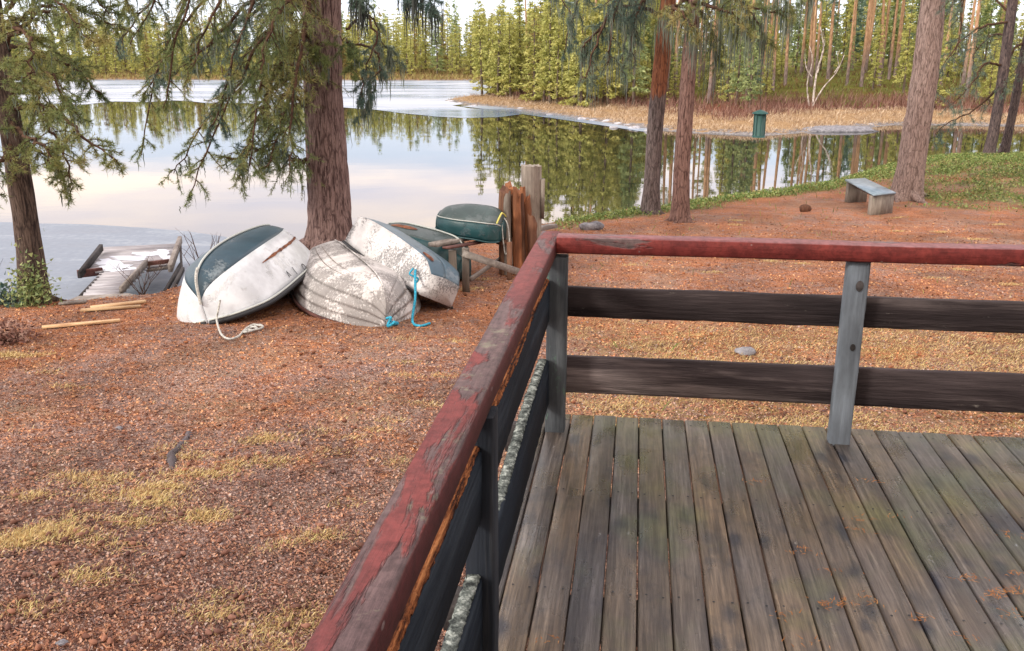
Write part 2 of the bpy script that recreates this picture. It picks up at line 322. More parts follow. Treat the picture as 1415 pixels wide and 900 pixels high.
M_rot = Mat('rotten_orange_edge', .9, .1); v = M_rot.tc('Object', (1.6, .10, 1)); M_rot = M_rot.col(M_rot.ramp(M_rot.noise(v, 60, 5, .7), (.42, (.03, .014, .012)), (.52, (.22, .075, .03)), (.66, (.52, .22, .09)))).bump(M_rot.noise(v, 60, 4), .015).m
M_grey = wood('weathered_grey_wood', [(.13, .11, .10), (.26, .23, .21), (.42, .39, .35), (.09, .07, .06)], 1, 1).m
M_frost = wood('frosted_grey_plank', [(.22, .21, .22), (.36, .35, .37), (.52, .52, .56), (.20, .18, .19)], 1, 0, knots=False).m
M_root = wood('bare_grey_root', [(.05, .042, .045), (.13, .11, .12), (.24, .21, .22), (.04, .03, .03)], 1, 1).m
M_greyz = wood('weathered_grey_upright', [(.12, .10, .085), (.24, .21, .18), (.40, .36, .31), (.08, .06, .05)], 1, 2, lich=((.30, .33, .24), .62)).m
M_brown = wood('brown_wood', [(.07, .03, .02), (.16, .075, .045), (.30, .17, .10), (.04, .02, .015)], 1, 2).m
M_orange = wood('rotten_orange_wood', [(.09, .035, .018), (.26, .10, .045), (.42, .19, .09), (.06, .025, .015)], 1, 2, knots=False).m
M_new = wood('fresh_sawn_board', [(.36, .20, .10), (.56, .38, .21), (.70, .54, .36), (.25, .12, .06)], 1, 0, knots=True).m
M_dark = wood('dark_damp_timber', [(.012, .010, .011), (.04, .034, .034), (.09, .08, .08), (.01, .01, .01)], 1, 1).m
M_redw = wood('red_brown_timber', [(.06, .025, .022), (.15, .06, .05), (.26, .15, .13), (.03, .015, .015)], 1, 0).m
def bark(name, c0, c1, c2, scale=1, patch=None):
    m = Mat(name, .9, .15); v = m.tc('Object', (1, 1, .16)); f = m.voro(v, 17*scale, 'DISTANCE_TO_EDGE'); n = m.noise(m.tc('Object', (1, 1, .3)), 16*scale, 6, .7, .5); n2 = m.noise(m.tc(), 60, 4, .7)
    vd = m.noise(m.tc('Object', (1, 1, .10)), 26*scale, 5, .7, 1.2)
    fur = m.math('MULTIPLY', m.ramp(vd, (.38, 0.0), (.52, 1.0)), m.ramp(m.math('ADD', f, m.math('MULTIPLY', m.math('SUBTRACT', n, .5), .08)), (.01, .35), (.09, 1.0)))
    c = m.mix(fur, c0, m.ramp(m.mix(.35, n, n2), (.35, c1), (.65, c2)))
    if patch: 
        z = m.sepxyz(m.tc(), 2); pm = m.math('MULTIPLY', m.ramp(m.math('ADD', m.math('MULTIPLY', z, .1), m.math('MULTIPLY', m.math('SUBTRACT', m.noise(m.tc('Object', (1, 1, .4)), 5, 4), .5), .10)), (patch[0], 0.0), (patch[0]+.01, 1.0)), .85)
        c = m.mix(pm, c, m.mix(fur, (.12, .045, .03), patch[1]))
    m.col(c).bump(m.mix(.25, m.mix(.4, vd, n), n2), .045*1/scale, 1); return m.m
M_barkB = bark('pine_bark_brown', (.06, .036, .035), (.20, .132, .122), (.36, .26, .24))
M_barkA = bark('pine_bark_dark', (.03, .022, .02), (.09, .062, .05), (.18, .135, .11), 1.2)
M_barkC = bark('pine_bark_grey', (.045, .035, .033), (.14, .105, .098), (.26, .215, .21), 1.1, ((.245), (.33, .125, .055)))
M_barkD = bark('pine_bark_pink', (.065, .035, .03), (.21, .125, .105), (.36, .235, .20), 1.1)
M_barkE = bark('pine_bark_pale', (.11, .075, .065), (.30, .215, .19), (.46, .36, .325), 1.3)
M_barkF = bark('pine_bark_dark_grey', (.03, .025, .03), (.10, .075, .075), (.20, .15, .14), 1.2)  # dark grey-brown bark for the two right-edge pines
M_twig = Mat('twig_bark', .9, .1); M_twig = M_twig.col(M_twig.ramp(M_twig.noise(M_twig.tc(), 20), (.3, (.04, .025, .02)), (.7, (.13, .075, .05)))).m
def needle(name, *st): return litter_mat(name, st, .55, .25)
M_need = needle('pine_needles', (0, (.06, .10, .05)), (.45, (.155, .205, .08)), (.8, (.28, .31, .115)), (1, (.42, .37, .15)))
M_needblue = needle('dark_blue_green_needles', (0, (.04, .085, .08)), (.5, (.10, .17, .145)), (1, (.22, .28, .20)))
M_beard = litter_mat('beard_lichen', ((0, (.08, .11, .09)), (.5, (.17, .21, .17)), (1, (.30, .34, .28))), .9, .3)
M_beard_dark = litter_mat('dark_beard_lichen', ((0, (.02, .025, .025)), (1, (.09, .10, .09))), .9)
M_olive = needle('olive_conifer_needles', (0, (.20, .22, .06)), (.5, (.42, .43, .13)), (1, (.66, .62, .22)))  # far conifer needles lightened to stand in for distance haze
M_green = needle('mid_green_needles', (0, (.12, .18, .08)), (.5, (.27, .34, .14)), (1, (.46, .50, .23)))
M_rust = needle('rusty_conifer_needles', (0, (.14, .11, .04)), (.5, (.32, .25, .09)), (1, (.48, .36, .15)))
M_under = litter_mat('undergrowth_mix', ((0, (.10, .06, .035)), (.35, (.20, .13, .06)), (.6, (.16, .19, .06)), (1, (.28, .30, .11))), .8, .2)
M_teal = needle('blue_green_conifer_needles', (0, (.07, .13, .10)), (.5, (.15, .23, .16)), (1, (.28, .36, .24)))
M_ftrunk = Mat('far_pine_trunk', .9, .1); _z = M_ftrunk.sepxyz(M_ftrunk.tc(), 2)
M_ftrunk = M_ftrunk.col(M_ftrunk.mix(M_ftrunk.ramp(M_ftrunk.math('ADD', M_ftrunk.math('MULTIPLY', _z, .1), M_ftrunk.math('MULTIPLY', M_ftrunk.noise(M_ftrunk.tc(), 3), .15)), (.2, 0.0), (.42, 1.0)), M_ftrunk.ramp(M_ftrunk.noise(M_ftrunk.tc('Object', (1, 1, .3)), 9), (.35, (.12, .09, .085)), (.65, (.30, .235, .22))), M_ftrunk.ramp(M_ftrunk.noise(M_ftrunk.tc('Object', (1, 1, .3)), 9), (.35, (.30, .17, .095)), (.65, (.58, .37, .23))))).m
M_ftgrey = Mat('far_conifer_trunk', .9, .1); M_ftgrey = M_ftgrey.col(M_ftgrey.ramp(M_ftgrey.noise(M_ftgrey.tc('Object', (1, 1, .3)), 6), (.35, (.07, .055, .045)), (.65, (.22, .17, .13)))).m
M_birch = Mat('dead_birch_bark', .8, .2); M_birch = M_birch.col(M_birch.ramp(M_birch.noise(M_birch.tc('Object', (1, 1, .5)), 7, 5, .7), (.4, (.22, .18, .16)), (.6, (.66, .60, .55)))).m
M_litter = litter_mat('needles_and_cones', ((0, (.07, .03, .02)), (.25, (.26, .095, .042)), (.5, (.52, .215, .09)), (.76, (.66, .37, .18)), (.86, (.28, .19, .17)), (.97, (.34, .24, .21)), (1, (.48, .38, .33))), near=True)
M_dry = litter_mat('dry_grass', ((0, (.42, .28, .12)), (.5, (.66, .49, .23)), (.85, (.82, .67, .38)), (1, (.56, .54, .20))), .8, .2)
M_straw = litter_mat('straw_grass', ((0, (.24, .16, .10)), (.5, (.50, .37, .25)), (1, (.68, .56, .42))), .8, .2)
M_shrub = litter_mat('leafless_red_shrub', ((0, (.08, .035, .03)), (.5, (.22, .11, .085)), (1, (.38, .25, .20))), .8, .1)
M_ling = litter_mat('lingonberry_leaves', ((0, (.06, .10, .03)), (.45, (.17, .25, .07)), (.8, (.33, .38, .13)), (.9, (.34, .20, .09)), (1, (.42, .30, .15))), .5, .2)
M_stone = Mat('stone', .85, .3); M_stone = M_stone.col(M_stone.ramp(M_stone.noise(M_stone.pos(), 6, 5, .7), (.35, (.10, .10, .12)), (.65, (.34, .34, .37)))).bump(M_stone.noise(M_stone.pos(), 15), .03).m
M_palestone = Mat('pale_stone', .85, .3); M_palestone = M_palestone.col(M_palestone.ramp(M_palestone.noise(M_palestone.pos(), 4, 5, .7), (.35, (.26, .26, .29)), (.65, (.58, .58, .62)))).m
M_shade_cabin = wood('shade_cabin_boards', [(.10, .02, .018), (.16, .035, .028), (.22, .05, .04), (.06, .02, .02)], 1, 0).m
# boats
def hullmat(name, base, dirt, dirtcol, sc_=20, thr=.56, rough=.35, streak=None):
    m = Mat(name, rough, .5); v = m.tc(); d = m.ramp(m.mix(.45, m.noise(v, sc_, 7, .75), m.noise(v, 2.2, 3, .5)), (thr, 0.0), (thr+.05, 1.0)); c = m.mix(m.math('MULTIPLY', d, dirt), base, dirtcol)
    soft = m.ramp(m.noise(v, 3, 5, .6), (.4, .82), (.6, 1.08)); c = m.mix(1, c, soft, 'MULTIPLY')
    if streak: 
        k = m.ramp(m.noise(m.tc('Object', streak[1]), streak[2], 5, .6), (streak[3], 0.0), (streak[3]+.02, 1.0)); c = m.mix(k, c, streak[0])
    m.col(c).bump(d, .003); return m.m
M_white = hullmat('white_gelcoat', (.66, .70, .74), .25, (.55, .55, .52), 9, .55, .3)
M_bluebot = hullmat('blue_antifouling', (.030, .070, .100), .8, (.22, .27, .30), 13, .54, .4)
M_lichw = hullmat('lichened_white_paint', (.62, .615, .62), .8, (.12, .115, .12), 42, .52, .7)
M_lichw2 = hullmat('old_white_paint', (.64, .62, .61), .75, (.17, .155, .15), 34, .49, .75)
M_bluegrey = hullmat('blue_grey_bottom', (.06, .12, .17), .6, (.20, .25, .29), 8, .55, .4)
M_teal_hull = hullmat('dark_teal_hull', (.018, .075, .085), .45, (.10, .13, .15), 10, .56, .35)
M_tealtop = hullmat('grey_green_bottom', (.055, .085, .085), .5, (.14, .17, .18), 8, .5, .45)
M_black = Mat('black_rubber', .5, .4).col((.02, .022, .026)).m
M_rustp = Mat('bare_rust_patch', .8, .2); M_rustp = M_rustp.col(M_rustp.ramp(M_rustp.noise(M_rustp.tc(), 20, 4), (.35, (.07, .03, .025)), (.65, (.30, .12, .06)))).m
M_steel = Mat('galvanised_steel', .4, .5, .7).col((.45, .45, .45)).m
def rope(name, c):
    m = Mat(name, .8, .2); m.col(m.ramp(m.noise(m.tc(), 60, 3), (.35, tuple(v*.5 for v in c)), (.65, c))).bump(m.noise(m.tc(), 90), .006); return m.m
M_ropew = rope('white_rope', (.62, .62, .58)); M_ropeb = rope('blue_rope', (.05, .42, .62))
M_snow = Mat('thin_snow', .7, .3); M_snow = M_snow.col((.60, .64, .72)).m
M_benchtop = Mat('sheet_metal_seat', .38, .5, .3); M_benchtop = M_benchtop.col(M_benchtop.ramp(M_benchtop.noise(M_benchtop.tc(), 9, 4), (.35, (.16, .23, .29)), (.65, (.28, .36, .43)))).m
M_feeder = Mat('dark_green_feeder', .45, .4).col((.02, .085, .08)).m
M_feedglass = Mat('feeder_mesh', .4, .4).col((.06, .13, .12)).m
M_yel = Mat('yellow_stripe', .6, .3).col((.62, .58, .16)).m
M_alu = Mat('pale_trim', .4, .4).col((.50, .54, .52)).m

# ------------------------------------------------------------ terrain grids
def grid(name, xs, ys, zf, mat, attrs=None, smooth=True):
    X, Y = np.meshgrid(xs, ys); Z = zf(X, Y); nx, ny = len(xs), len(ys)
    i = np.arange(ny-1)[:, None]*nx+np.arange(nx-1)[None]; Q = np.stack([i, i+1, i+nx+1, i+nx], -1).reshape(-1, 4)
    mb = MB(); mb.add(np.stack([X, Y, Z], -1).reshape(-1, 3), quad=Q, rnd=.5); o = mb.build(name, mat, smooth=smooth)
    for k, f in (attrs or {}).items():
        a = o.data.attributes.new(k, 'FLOAT', 'POINT'); a.data.foreach_set('value', f(X, Y).astype(np.float32).ravel())
    return tag(o, kind='structure')
def spaced(*segs):
    r = []
    for a, b, s in segs: r += list(np.arange(a, b, s))
    return np.array(r+[segs[-1][1]])
def sstep(a, b, x): t = np.clip((x-a)/(b-a), 0, 1); return t*t*(3-2*t)
def moss_f(x, y):
    e = edge_y(x)-y; n = fbm(np.stack([x, y], -1)*.9, 21)
    strip = (1-sstep(.3, 1.5, e+(n-.47)*2.0))*sstep(.3, 1.6, x)
    m1 = sstep(8.8, 12.0, x+.35*(y-22)+(n-.47)*7)*(1-sstep(9.5, 13.5, e))*sstep(14.0, 17.0, y+(n-.47)*4)
    pt = sstep(.40, .54, fbm(np.stack([x, y], -1)*1.3, 91)+.25*sstep(2, 6, x-9)*(1-sstep(3, 8, e)))
    return np.clip(np.maximum(strip, m1*(.35+.65*pt)), 0, 1)
def dry_f(x, y):
    n = fbm(np.stack([x, y], -1)*1.1, 31)
    a = sstep(.3, 1.0, x)*(1-sstep(8.2, 10.2, y+(n-.47)*4))*sstep(.3, .55, n+.12)
    b = .65*sstep(.56, .66, fbm(np.stack([x, y], -1)*1.7, 41))*(1-sstep(6, 11, y))
    return np.clip(np.maximum(a*.95, b*.7), 0, 1)
xs = spaced((-60, -12, 2.5), (-12, -8, .4), (-8, 9, .085), (9, 20, .25), (20, 60, 2)); ys = spaced((-12, 1, 1), (1, 20, .085), (20, 40, .3))
grid('ground', xs, ys, gz, M_ground, {'moss': moss_f, 'dry': dry_f, 'wetbank': lambda x, y: sstep(.1, .5, y-edge_y(x))})
# far land polygon
SH = np.array([(-400, 175), (-150, 160), (-84, 154), (-60, 150), (-35, 149), (-20, 147), (-6, 147), (1, 128), (0, 105), (-4, 92), (-6.3, 83.5), (-4, 77), (-.4, 71.4), (4.3, 59.3), (6.6, 52.5), (9.2, 48.9), (12.8, 46.8), (17.6, 50.2), (22.9, 54.5), (29.5, 53.5), (40, 50), (80, 46), (300, 44), (300, 500), (-400, 500)], float)
def shore_d(X, Y):
    sh = X.shape; P = np.stack([X.ravel(), Y.ravel()], -1); best = np.full(len(P), 1e9); ins = np.zeros(len(P), bool)
    n = len(SH)
    for i in range(n):
        a, b = SH[i], SH[(i+1) % n]; ab = b-a; t = np.clip(((P-a)@ab)/(ab@ab), 0, 1); d = np.linalg.norm(P-a-t[:, None]*ab, axis=1)
        if i < n-3 or i >= n: best = np.minimum(best, d)
        c = ((a[1] > P[:, 1]) != (b[1] > P[:, 1])); xx = a[0]+(P[:, 1]-a[1])/(b[1]-a[1]+1e-12)*(b[0]-a[0]); ins ^= c & (P[:, 0] < xx)
    return np.where(ins, best, -best).reshape(sh)
def fz(X, Y):
    d = shore_d(X, Y); n = fbm(np.stack([X, Y], -1)*.25, 51); n2 = fbm(np.stack([X, Y], -1)*1.1, 57)
    z = .38*(1-np.exp(-np.maximum(d, 0)/1.8))+.9*sstep(6, 22, d)+(.045-.032*sstep(140, 150, Y))*np.clip(d-20, 0, 150)+sstep(0, 3, d)*((n-.47)*.6+(n2-.47)*.3)
    return np.where(d < 0, np.maximum(d*.25, -1.5), z)-.03
def fz1(x, y): return float(fz(np.array([x]), np.array([y]))[0])
xs = spaced((-400, -100, 15), (-100, -12, 2.5), (-12, 45, .6), (45, 100, 3), (100, 300, 15)); ys = spaced((36, 44, 2), (44, 92, .6), (92, 145, 2), (145, 165, 1), (165, 500, 15))
grid('far_shore', xs, ys, fz, M_far, {'shore': lambda X, Y: np.clip(shore_d(X, Y)/20, 0, 1)})
grid('islet', np.linspace(-82, -58, 40), np.linspace(119, 129, 20), lambda X, Y: .5*np.exp(-(((X+71)/7)**2+((Y-124)/2)**2)*1.2)-.12+.06*fbm(np.stack([X, Y], -1), 3), M_far, {'shore': lambda X, Y: X*0+.2})
mb = MB(); mb.add([(-600, 5, 0), (600, 5, 0), (600, 900, 0), (-600, 900, 0)], quad=[(0, 1, 2, 3)]); tag(mb.build('lake_water', M_water), kind='structure')
mb = MB(); mb.add([(-900, -900, -2.5), (900, -900, -2.5), (900, 1500, -2.5), (-900, 1500, -2.5)], quad=[(0, 1, 2, 3)]); tag(mb.build('lake_bed', M_stone), kind='structure')
def sheet(name, pxs, mat, z):
    P = [at(x, y, z) for x, y in pxs] if not isinstance(pxs, np.ndarray) else [np.array([a, b, z]) for a, b in pxs]
    me = bpy.data.meshes.new(name); me.from_pydata([tuple(p) for p in P], [], [list(range(len(P)))]); me.materials.append(mat)
    return tag(link(bpy.data.objects.new(name, me)), kind='structure')
sheet('near_ice', [(-400, 296), (-200, 300), (0, 307), (60, 309), (120, 310), (200, 315), (260, 320), (310, 327), (360, 342), (400, 365), (430, 430), (200, 520), (-900, 520)], M_ice, .010)
wig = [(x, 142+2.2*math.sin(x*.021)+1.2*math.sin(x*.07)) for x in range(-400, 440, 20)]
sheet('far_ice', wig+[(440, 146), (480, 149), (520, 152), (560, 157), (600, 161), (640, 163), (690, 162), (720, 158), (700, 153), (650, 150), (625, 146), (660, 141), (690, 108.5), (-400, 108.5)], M_ice2, .012)
sheet('shore_ice', [(640, 147), (700, 155), (760, 163), (830, 173), (880, 181), (905, 183), (890, 176), (840, 166), (780, 157), (720, 147), (670, 143)], M_ice2, .016)

# ------------------------------------------------------------ deck
TH = R(7.87); U = np.array([math.sin(TH), math.cos(TH), 0]); VV = np.array([math.cos(TH), -math.sin(TH), 0]); C0 = np.array([.2016, 3.8533, 2.35])
RD = np.stack([VV, U, [0, 0, 1]], 1)
def dk(a, b, h): return C0+VV*a+U*b+np.array([0, 0, h])
deck = thing('wooden_deck', 'wet weathered plank deck in front of the lake, boards running towards the water', 'deck', C0); deck.rotation_euler = (0, 0, -TH)
PITCHB = .1066; BW = .1022
def local_box(size, seg=1, bev=.004, jit=0):
    m_ = MB(); m_.box((0, 0, 0), size, bev=bev, jit=jit); return m_
base_me = None
for i in range(-1, 27):
    if base_me is None:
        deck['_local'] = 1; o = local_box((BW, 5.2, .03), bev=.005).build('deck_board', M_deck, deck); base_me = o.data
    else:
        o = link(bpy.data.objects.new('deck_board', base_me)); o.parent = deck
    o.location = (-.044+PITCHB*(i+.5)-.002+random.uniform(-.0015, .0015), .187-2.6+random.uniform(-.004, .004), -.015+random.uniform(-.002, .001)); o.rotation_euler = (0, random.uniform(-.012, .012), random.uniform(-.0008, .0008))
for b in (.12, -.6, -1.3, -2.1, -3.2):
    m_ = MB(); m_.box((1.3, b, -.105), (3.1, .05, .14)); m_.build('joist', M_dark, deck)
for a in (-.05, 1.3, 2.6):
    for b in (.1, -2.4, -4.5):
        m_ = MB(); m_.box((a, b, -.175-.35), (.1, .1, .75)); m_.build('foundation_post', M_dark, deck)
rail = thing('deck_railing', 'worn railing round the deck corner with red handrails, grey posts and blackened boards', 'railing', C0); rail.rotation_euler = (0, 0, -TH); rail['_local'] = 1
def tess_box(c, size, ax, n=40, jit=.0025, lo=None):
    """long timber with a slightly uneven outline"""
    L_ = size[ax]; o_ = [k for k in range(3) if k != ax]; m_ = MB(); P = []
    t = np.linspace(-L_/2, L_/2, n); b = .006
    a1, a2 = size[o_[0]]/2, size[o_[1]]/2
    ring = [(-a1+b, -a2), (a1-b, -a2), (a1, -a2+b), (a1, a2-b), (a1-b, a2), (-a1+b, a2), (-a1, a2-b), (-a1, -a2+b)]
    V = np.zeros((n, 8, 3))
    for k, (u_, v_) in enumerate(ring): V[:, k, ax] = t; V[:, k, o_[0]] = u_; V[:, k, o_[1]] = v_
    V += rng.normal(size=V.shape)*jit*.25*np.array([0 if k == ax else 1 for k in range(3)])
    V[:, :, o_[0]] += (np.interp(t, np.linspace(-L_/2, L_/2, 9), rng.normal(size=9)*jit*.5))[:, None]
    V[:, :, o_[1]] += (np.interp(t, np.linspace(-L_/2, L_/2, 13), rng.normal(size=13)*jit*.7))[:, None]
    i = np.arange(n-1)[:, None]*8; j = np.arange(8)[None]; j2 = (j+1) % 8
    Q = np.stack([i+j, i+j2, i+8+j2, i+8+j], -1).reshape(-1, 4)
    m_.add(V.reshape(-1, 3), quad=Q)
    for e in (0, n-1):
        cc = V[e].mean(0); m_.add(np.vstack([V[e], cc]), tri=[(8, k, (k+1) % 8) for k in range(8)])
    o = (m_, c); return o
def timber(name, c, size, ax, mat, label=None, jit=.0025, n=40, rot=None):
    m_, c = tess_box(c, size, ax, n, jit); o = m_.build(name, mat, rail); o.location = c
    if rot: o.rotation_euler = rot
    if label: o['label'] = label
    return o
# handrails: left one runs towards the camera, the other along the far edge
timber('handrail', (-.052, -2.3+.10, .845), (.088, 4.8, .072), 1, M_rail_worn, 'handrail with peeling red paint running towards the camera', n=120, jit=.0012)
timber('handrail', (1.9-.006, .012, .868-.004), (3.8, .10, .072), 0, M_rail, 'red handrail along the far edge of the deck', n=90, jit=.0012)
timber('post', (-.002, .0, .40), (.088, .088, .82), 2, M_post_teal, 'grey green corner post', jit=.0012, n=30)
timber('post', (1.258, .026, .405), (.09, .06, .83), 2, M_post, 'pale grey post with two dark knots', jit=.0012, n=30, rot=(0, .0, 0))
timber('post', (3.05, .026, .405), (.09, .06, .83), 2, M_post, jit=.0012, n=20)
timber('post', (-.036, -1.78, .398), (.075, .085, .80), 2, M_post_dark, 'dark post nearest the camera', jit=.0012, n=30)
timber('post', (-.002, -3.5, .40), (.075, .085, .80), 2, M_post_dark, jit=.0012, n=20)
timber('rail_board', (1.915, .075, .587), (3.80, .035, .135), 0, M_plank_blk, jit=.003, n=80)
timber('rail_board', (1.915, .075, .245), (3.80, .035, .175), 0, M_plank_blk, jit=.003, n=80)
for h, ht in ((.620, .185), (.245, .215)):
    timber('rail_board', (-.052, -2.24, h), (.046, 4.36, ht), 1, M_plank_blue, jit=.003, n=90)
    timber('board_edge', (-.053, -2.24, h+ht/2+.005), (.048 if h > .5 else .036, 4.36, .012), 1, M_rot if h > .5 else M_lichen_edge, 'orange rotten top edge' if h > .5 else 'pale lichened top edge', jit=.006, n=420)
del rail['_local']; del deck['_local']
mb = MB()
for i in range(-1, 27):
    for b in (.12, -.6, -1.3, -2.1):
        for q in (-.028, .028):
            c_ = dk(-.044+PITCHB*(i+.5)-.002+q+random.uniform(-.003, .003), b+random.uniform(-.006, .006), .0012); a = np.arange(7)/7*6.283; mb.add([c_]+[c_+[.0042*math.cos(t), .0042*math.sin(t), -.0004] for t in a], tri=[(0, k+1, (k+1) % 7+1) for k in range(7)])
nl_ = mb.build('screw_heads', M_black); nl_.data.transform(Matrix.Rotation(TH, 4, "Z")@Matrix.Translation(-Vector(C0))); nl_.parent = deck; nl_['kind'] = 'stuff'
# knots on the pale post
for hz, s_ in ((.72, .016), (.45, .011)):
    m_ = MB(); a = np.linspace(0, 2*math.pi, 13)[:-1]; V = [(1.262+.004, -.0085, hz)]+[(1.266+s_*math.cos(t)*1.0, -.0085, hz+s_*1.5*math.sin(t)) for t in a]
    rail['_local'] = 1; m_.add(V, tri=[(0, k+1, (k+1) % 12+1) for k in range(12)]); m_.build('knot', M_dark, rail); del rail['_local']
# needle clumps on the deck
mb = MB()
for (px, py, n) in ((1110, 762, 10), (1145, 835, 16), (1195, 828, 8), (1165, 832, 8), (1380, 822, 22), (1400, 818, 16), (1345, 800, 12), (1408, 795, 10), (760, 885, 6), (1040, 665, 6), (1205, 665, 8), (1187, 718, 7), (1270, 855, 9), (1395, 850, 8), (1400, 740, 8), (1150, 790, 6), (1185, 734, 6), (1085, 850, 6), (1110, 890, 5), (1330, 880, 6), (1240, 715, 4)):
    c = at(px, py, 2.355)
    for k in range(int(n*1.8)):
        p = c+np.array([rng.normal()*.028, rng.normal()*.014, rng.uniform(0, .006)]); a = rng.uniform(0, 6.28); l = rng.uniform(.010, .030); d = np.array([math.cos(a), math.sin(a), rng.uniform(-.1, .25)])*l; s_ = np.array([-math.sin(a), math.cos(a), 0])*.0018
        mb.add([p-s_, p+s_, p+d], tri=[(0, 1, 2)], rnd=rng.uniform(.3, .8)); 
tag(mb.build('pine_needles', litter_mat('deck_needles', ((0, (.14, .05, .02)), (.6, (.36, .15, .05)), (1, (.55, .33, .15))))), 'orange pine needle clumps fallen on the deck boards', 'needles', kind='stuff')

# ------------------------------------------------------------ ground litter (stuff)
def in_view_points(n, x0, y0, x1, y1, power=1.0):
    px = rng.uniform(x0, x1, n); py = y0+(y1-y0)*rng.random(n)**power
    u = (450-py)/F; dx = (px-707.5)/F; dy = cP+sP*u; dz = -sP+cP*u
    y = np.full(n, 8.0)
    for _ in range(25):
        z = 1.6-.052*(np.minimum(y, 20)-3)-.02*np.maximum(0, y-20); t = (z-EYE)/dz; y = .5*y+.5*dy*t
    x = dx*t; y = dy*t; return x, y, gz(x, y)
def scatter_tri(x, y, z, ln, wd, rnd, up=0.0, name='', mat=None, lab='', cat='', quad=False):
    n = len(x); a = rng.uniform(0, 6.283, n); P = np.stack([x, y, z], -1)
    d = np.stack([np.cos(a), np.sin(a), rng.uniform(-.1, .5, n)+up], -1); d /= np.linalg.norm(d, axis=1, keepdims=True)
    s_ = np.stack([-np.sin(a), np.cos(a), rng.uniform(-.5, .5, n)], -1)
    D = d*ln[:, None]; S = s_*wd[:, None]/2
    mb = MB()
    if quad: V = np.stack([P-S, P+D*.5-S*1.2+[0, 0, .004], P+D, P+D*.4+S*1.3], 1); mb.add(V.reshape(-1, 3), quad=np.arange(n*4).reshape(-1, 4), rnd=rnd)
    else: V = np.stack([P-S, P+S, P+D], 1); mb.add(V.reshape(-1, 3), tri=np.arange(n*3).reshape(-1, 3), rnd=rnd)
    return tag(mb.build(name, mat), lab, cat, kind='stuff')
n = 230000; x, y, z = in_view_points(n, -60, 300, 1480, 960, .8); keep = (y < edge_y(x)-.1) & (moss_f(x, y) < rng.random(n)); x, y, z = x[keep], y[keep], z[keep]; n = len(x)
ln = rng.uniform(.006, .019, n)*(.65+y*.115); scatter_tri(x, y, z+.003, ln, ln*rng.uniform(.15, .75, n), rng.random(n)**1.25, .1, 'needle_litter', M_litter, 'rust red carpet of fallen needles, bark and gravel', 'litter', True)
n = 5000; x, y, z = in_view_points(n, -60, 330, 1480, 960, .9); keep = y < edge_y(x)-.1; x, y, z = x[keep], y[keep], z[keep]; n = len(x)
mb = MB(); r_ = rng.uniform(.003, .009, n)*(.8+y*.05)*np.where(rng.random(n) < .04, 1.9, 1); ico = np.array([(1, 0, 0), (0, 1, 0), (-1, 0, 0), (0, -1, 0), (0, 0, .7), (0, 0, -.7)]); T_ = np.array([(0, 1, 4), (1, 2, 4), (2, 3, 4), (3, 0, 4), (1, 0, 5), (2, 1, 5), (3, 2, 5), (0, 3, 5)])
V = np.stack([x, y, z+.004], -1)[:, None]+ico[None]*r_[:, None, None]*rng.uniform(.6, 1.4, (n, 6, 1)); TT = (T_[None]+np.arange(n)[:, None, None]*6).reshape(-1, 3)
mb.add(V.reshape(-1, 3), tri=TT, rnd=np.repeat(rng.random(n), 8)); tag(mb.build('pebbles', litter_mat('pebble_mix', ((0, (.07, .04, .045)), (.6, (.20, .13, .13)), (.95, (.28, .22, .21)), (1, (.50, .46, .45))))), 'small pebbles scattered through the needle litter', 'pebbles', kind='stuff')
n = 900; x, y, z = in_view_points(n, -60, 330, 1480, 960, .9); keep = y < edge_y(x)-.3; x, y, z = x[keep], y[keep], z[keep]
mb = MB()
for a_, b_, c_ in zip(x, y, z):
    t_ = rng.uniform(0, 6.28); l_ = rng.uniform(.04, .22); d_ = np.array([math.cos(t_), math.sin(t_), 0])*l_; k_ = np.array([-d_[1], d_[0], 0])*rng.uniform(-.25, .25); p_ = np.array([a_, b_, c_+.012]); mb.tube([p_-d_/2, p_+k_, p_+d_/2+[0, 0, rng.uniform(0, .02)]], [.0035, .003, .0012], 4, rnd=rng.random()*.5)
tag(mb.build('fallen_twigs', M_litter), 'thin fallen twigs lying across the litter', 'twigs', kind='stuff')
n = 420; x, y, z = in_view_points(n, -60, 330, 1480, 960, .9); keep = y < edge_y(x)-.3; mb = MB()
for a_, b_, c_ in zip(x[keep], y[keep], z[keep]):
    t_ = rng.uniform(0, 6.28); d_ = np.array([math.cos(t_), math.sin(t_), .1])*.022; p_ = np.array([a_, b_, c_+.014]); mb.tube([p_-d_, p_-d_*.5, p_+d_*.2, p_+d_], [.004, .014, .012, .003], 6, rnd=rng.uniform(.05, .35))
tag(mb.build('pine_cones', M_litter), 'small brown cones dropped on the litter', 'cones', kind='stuff')
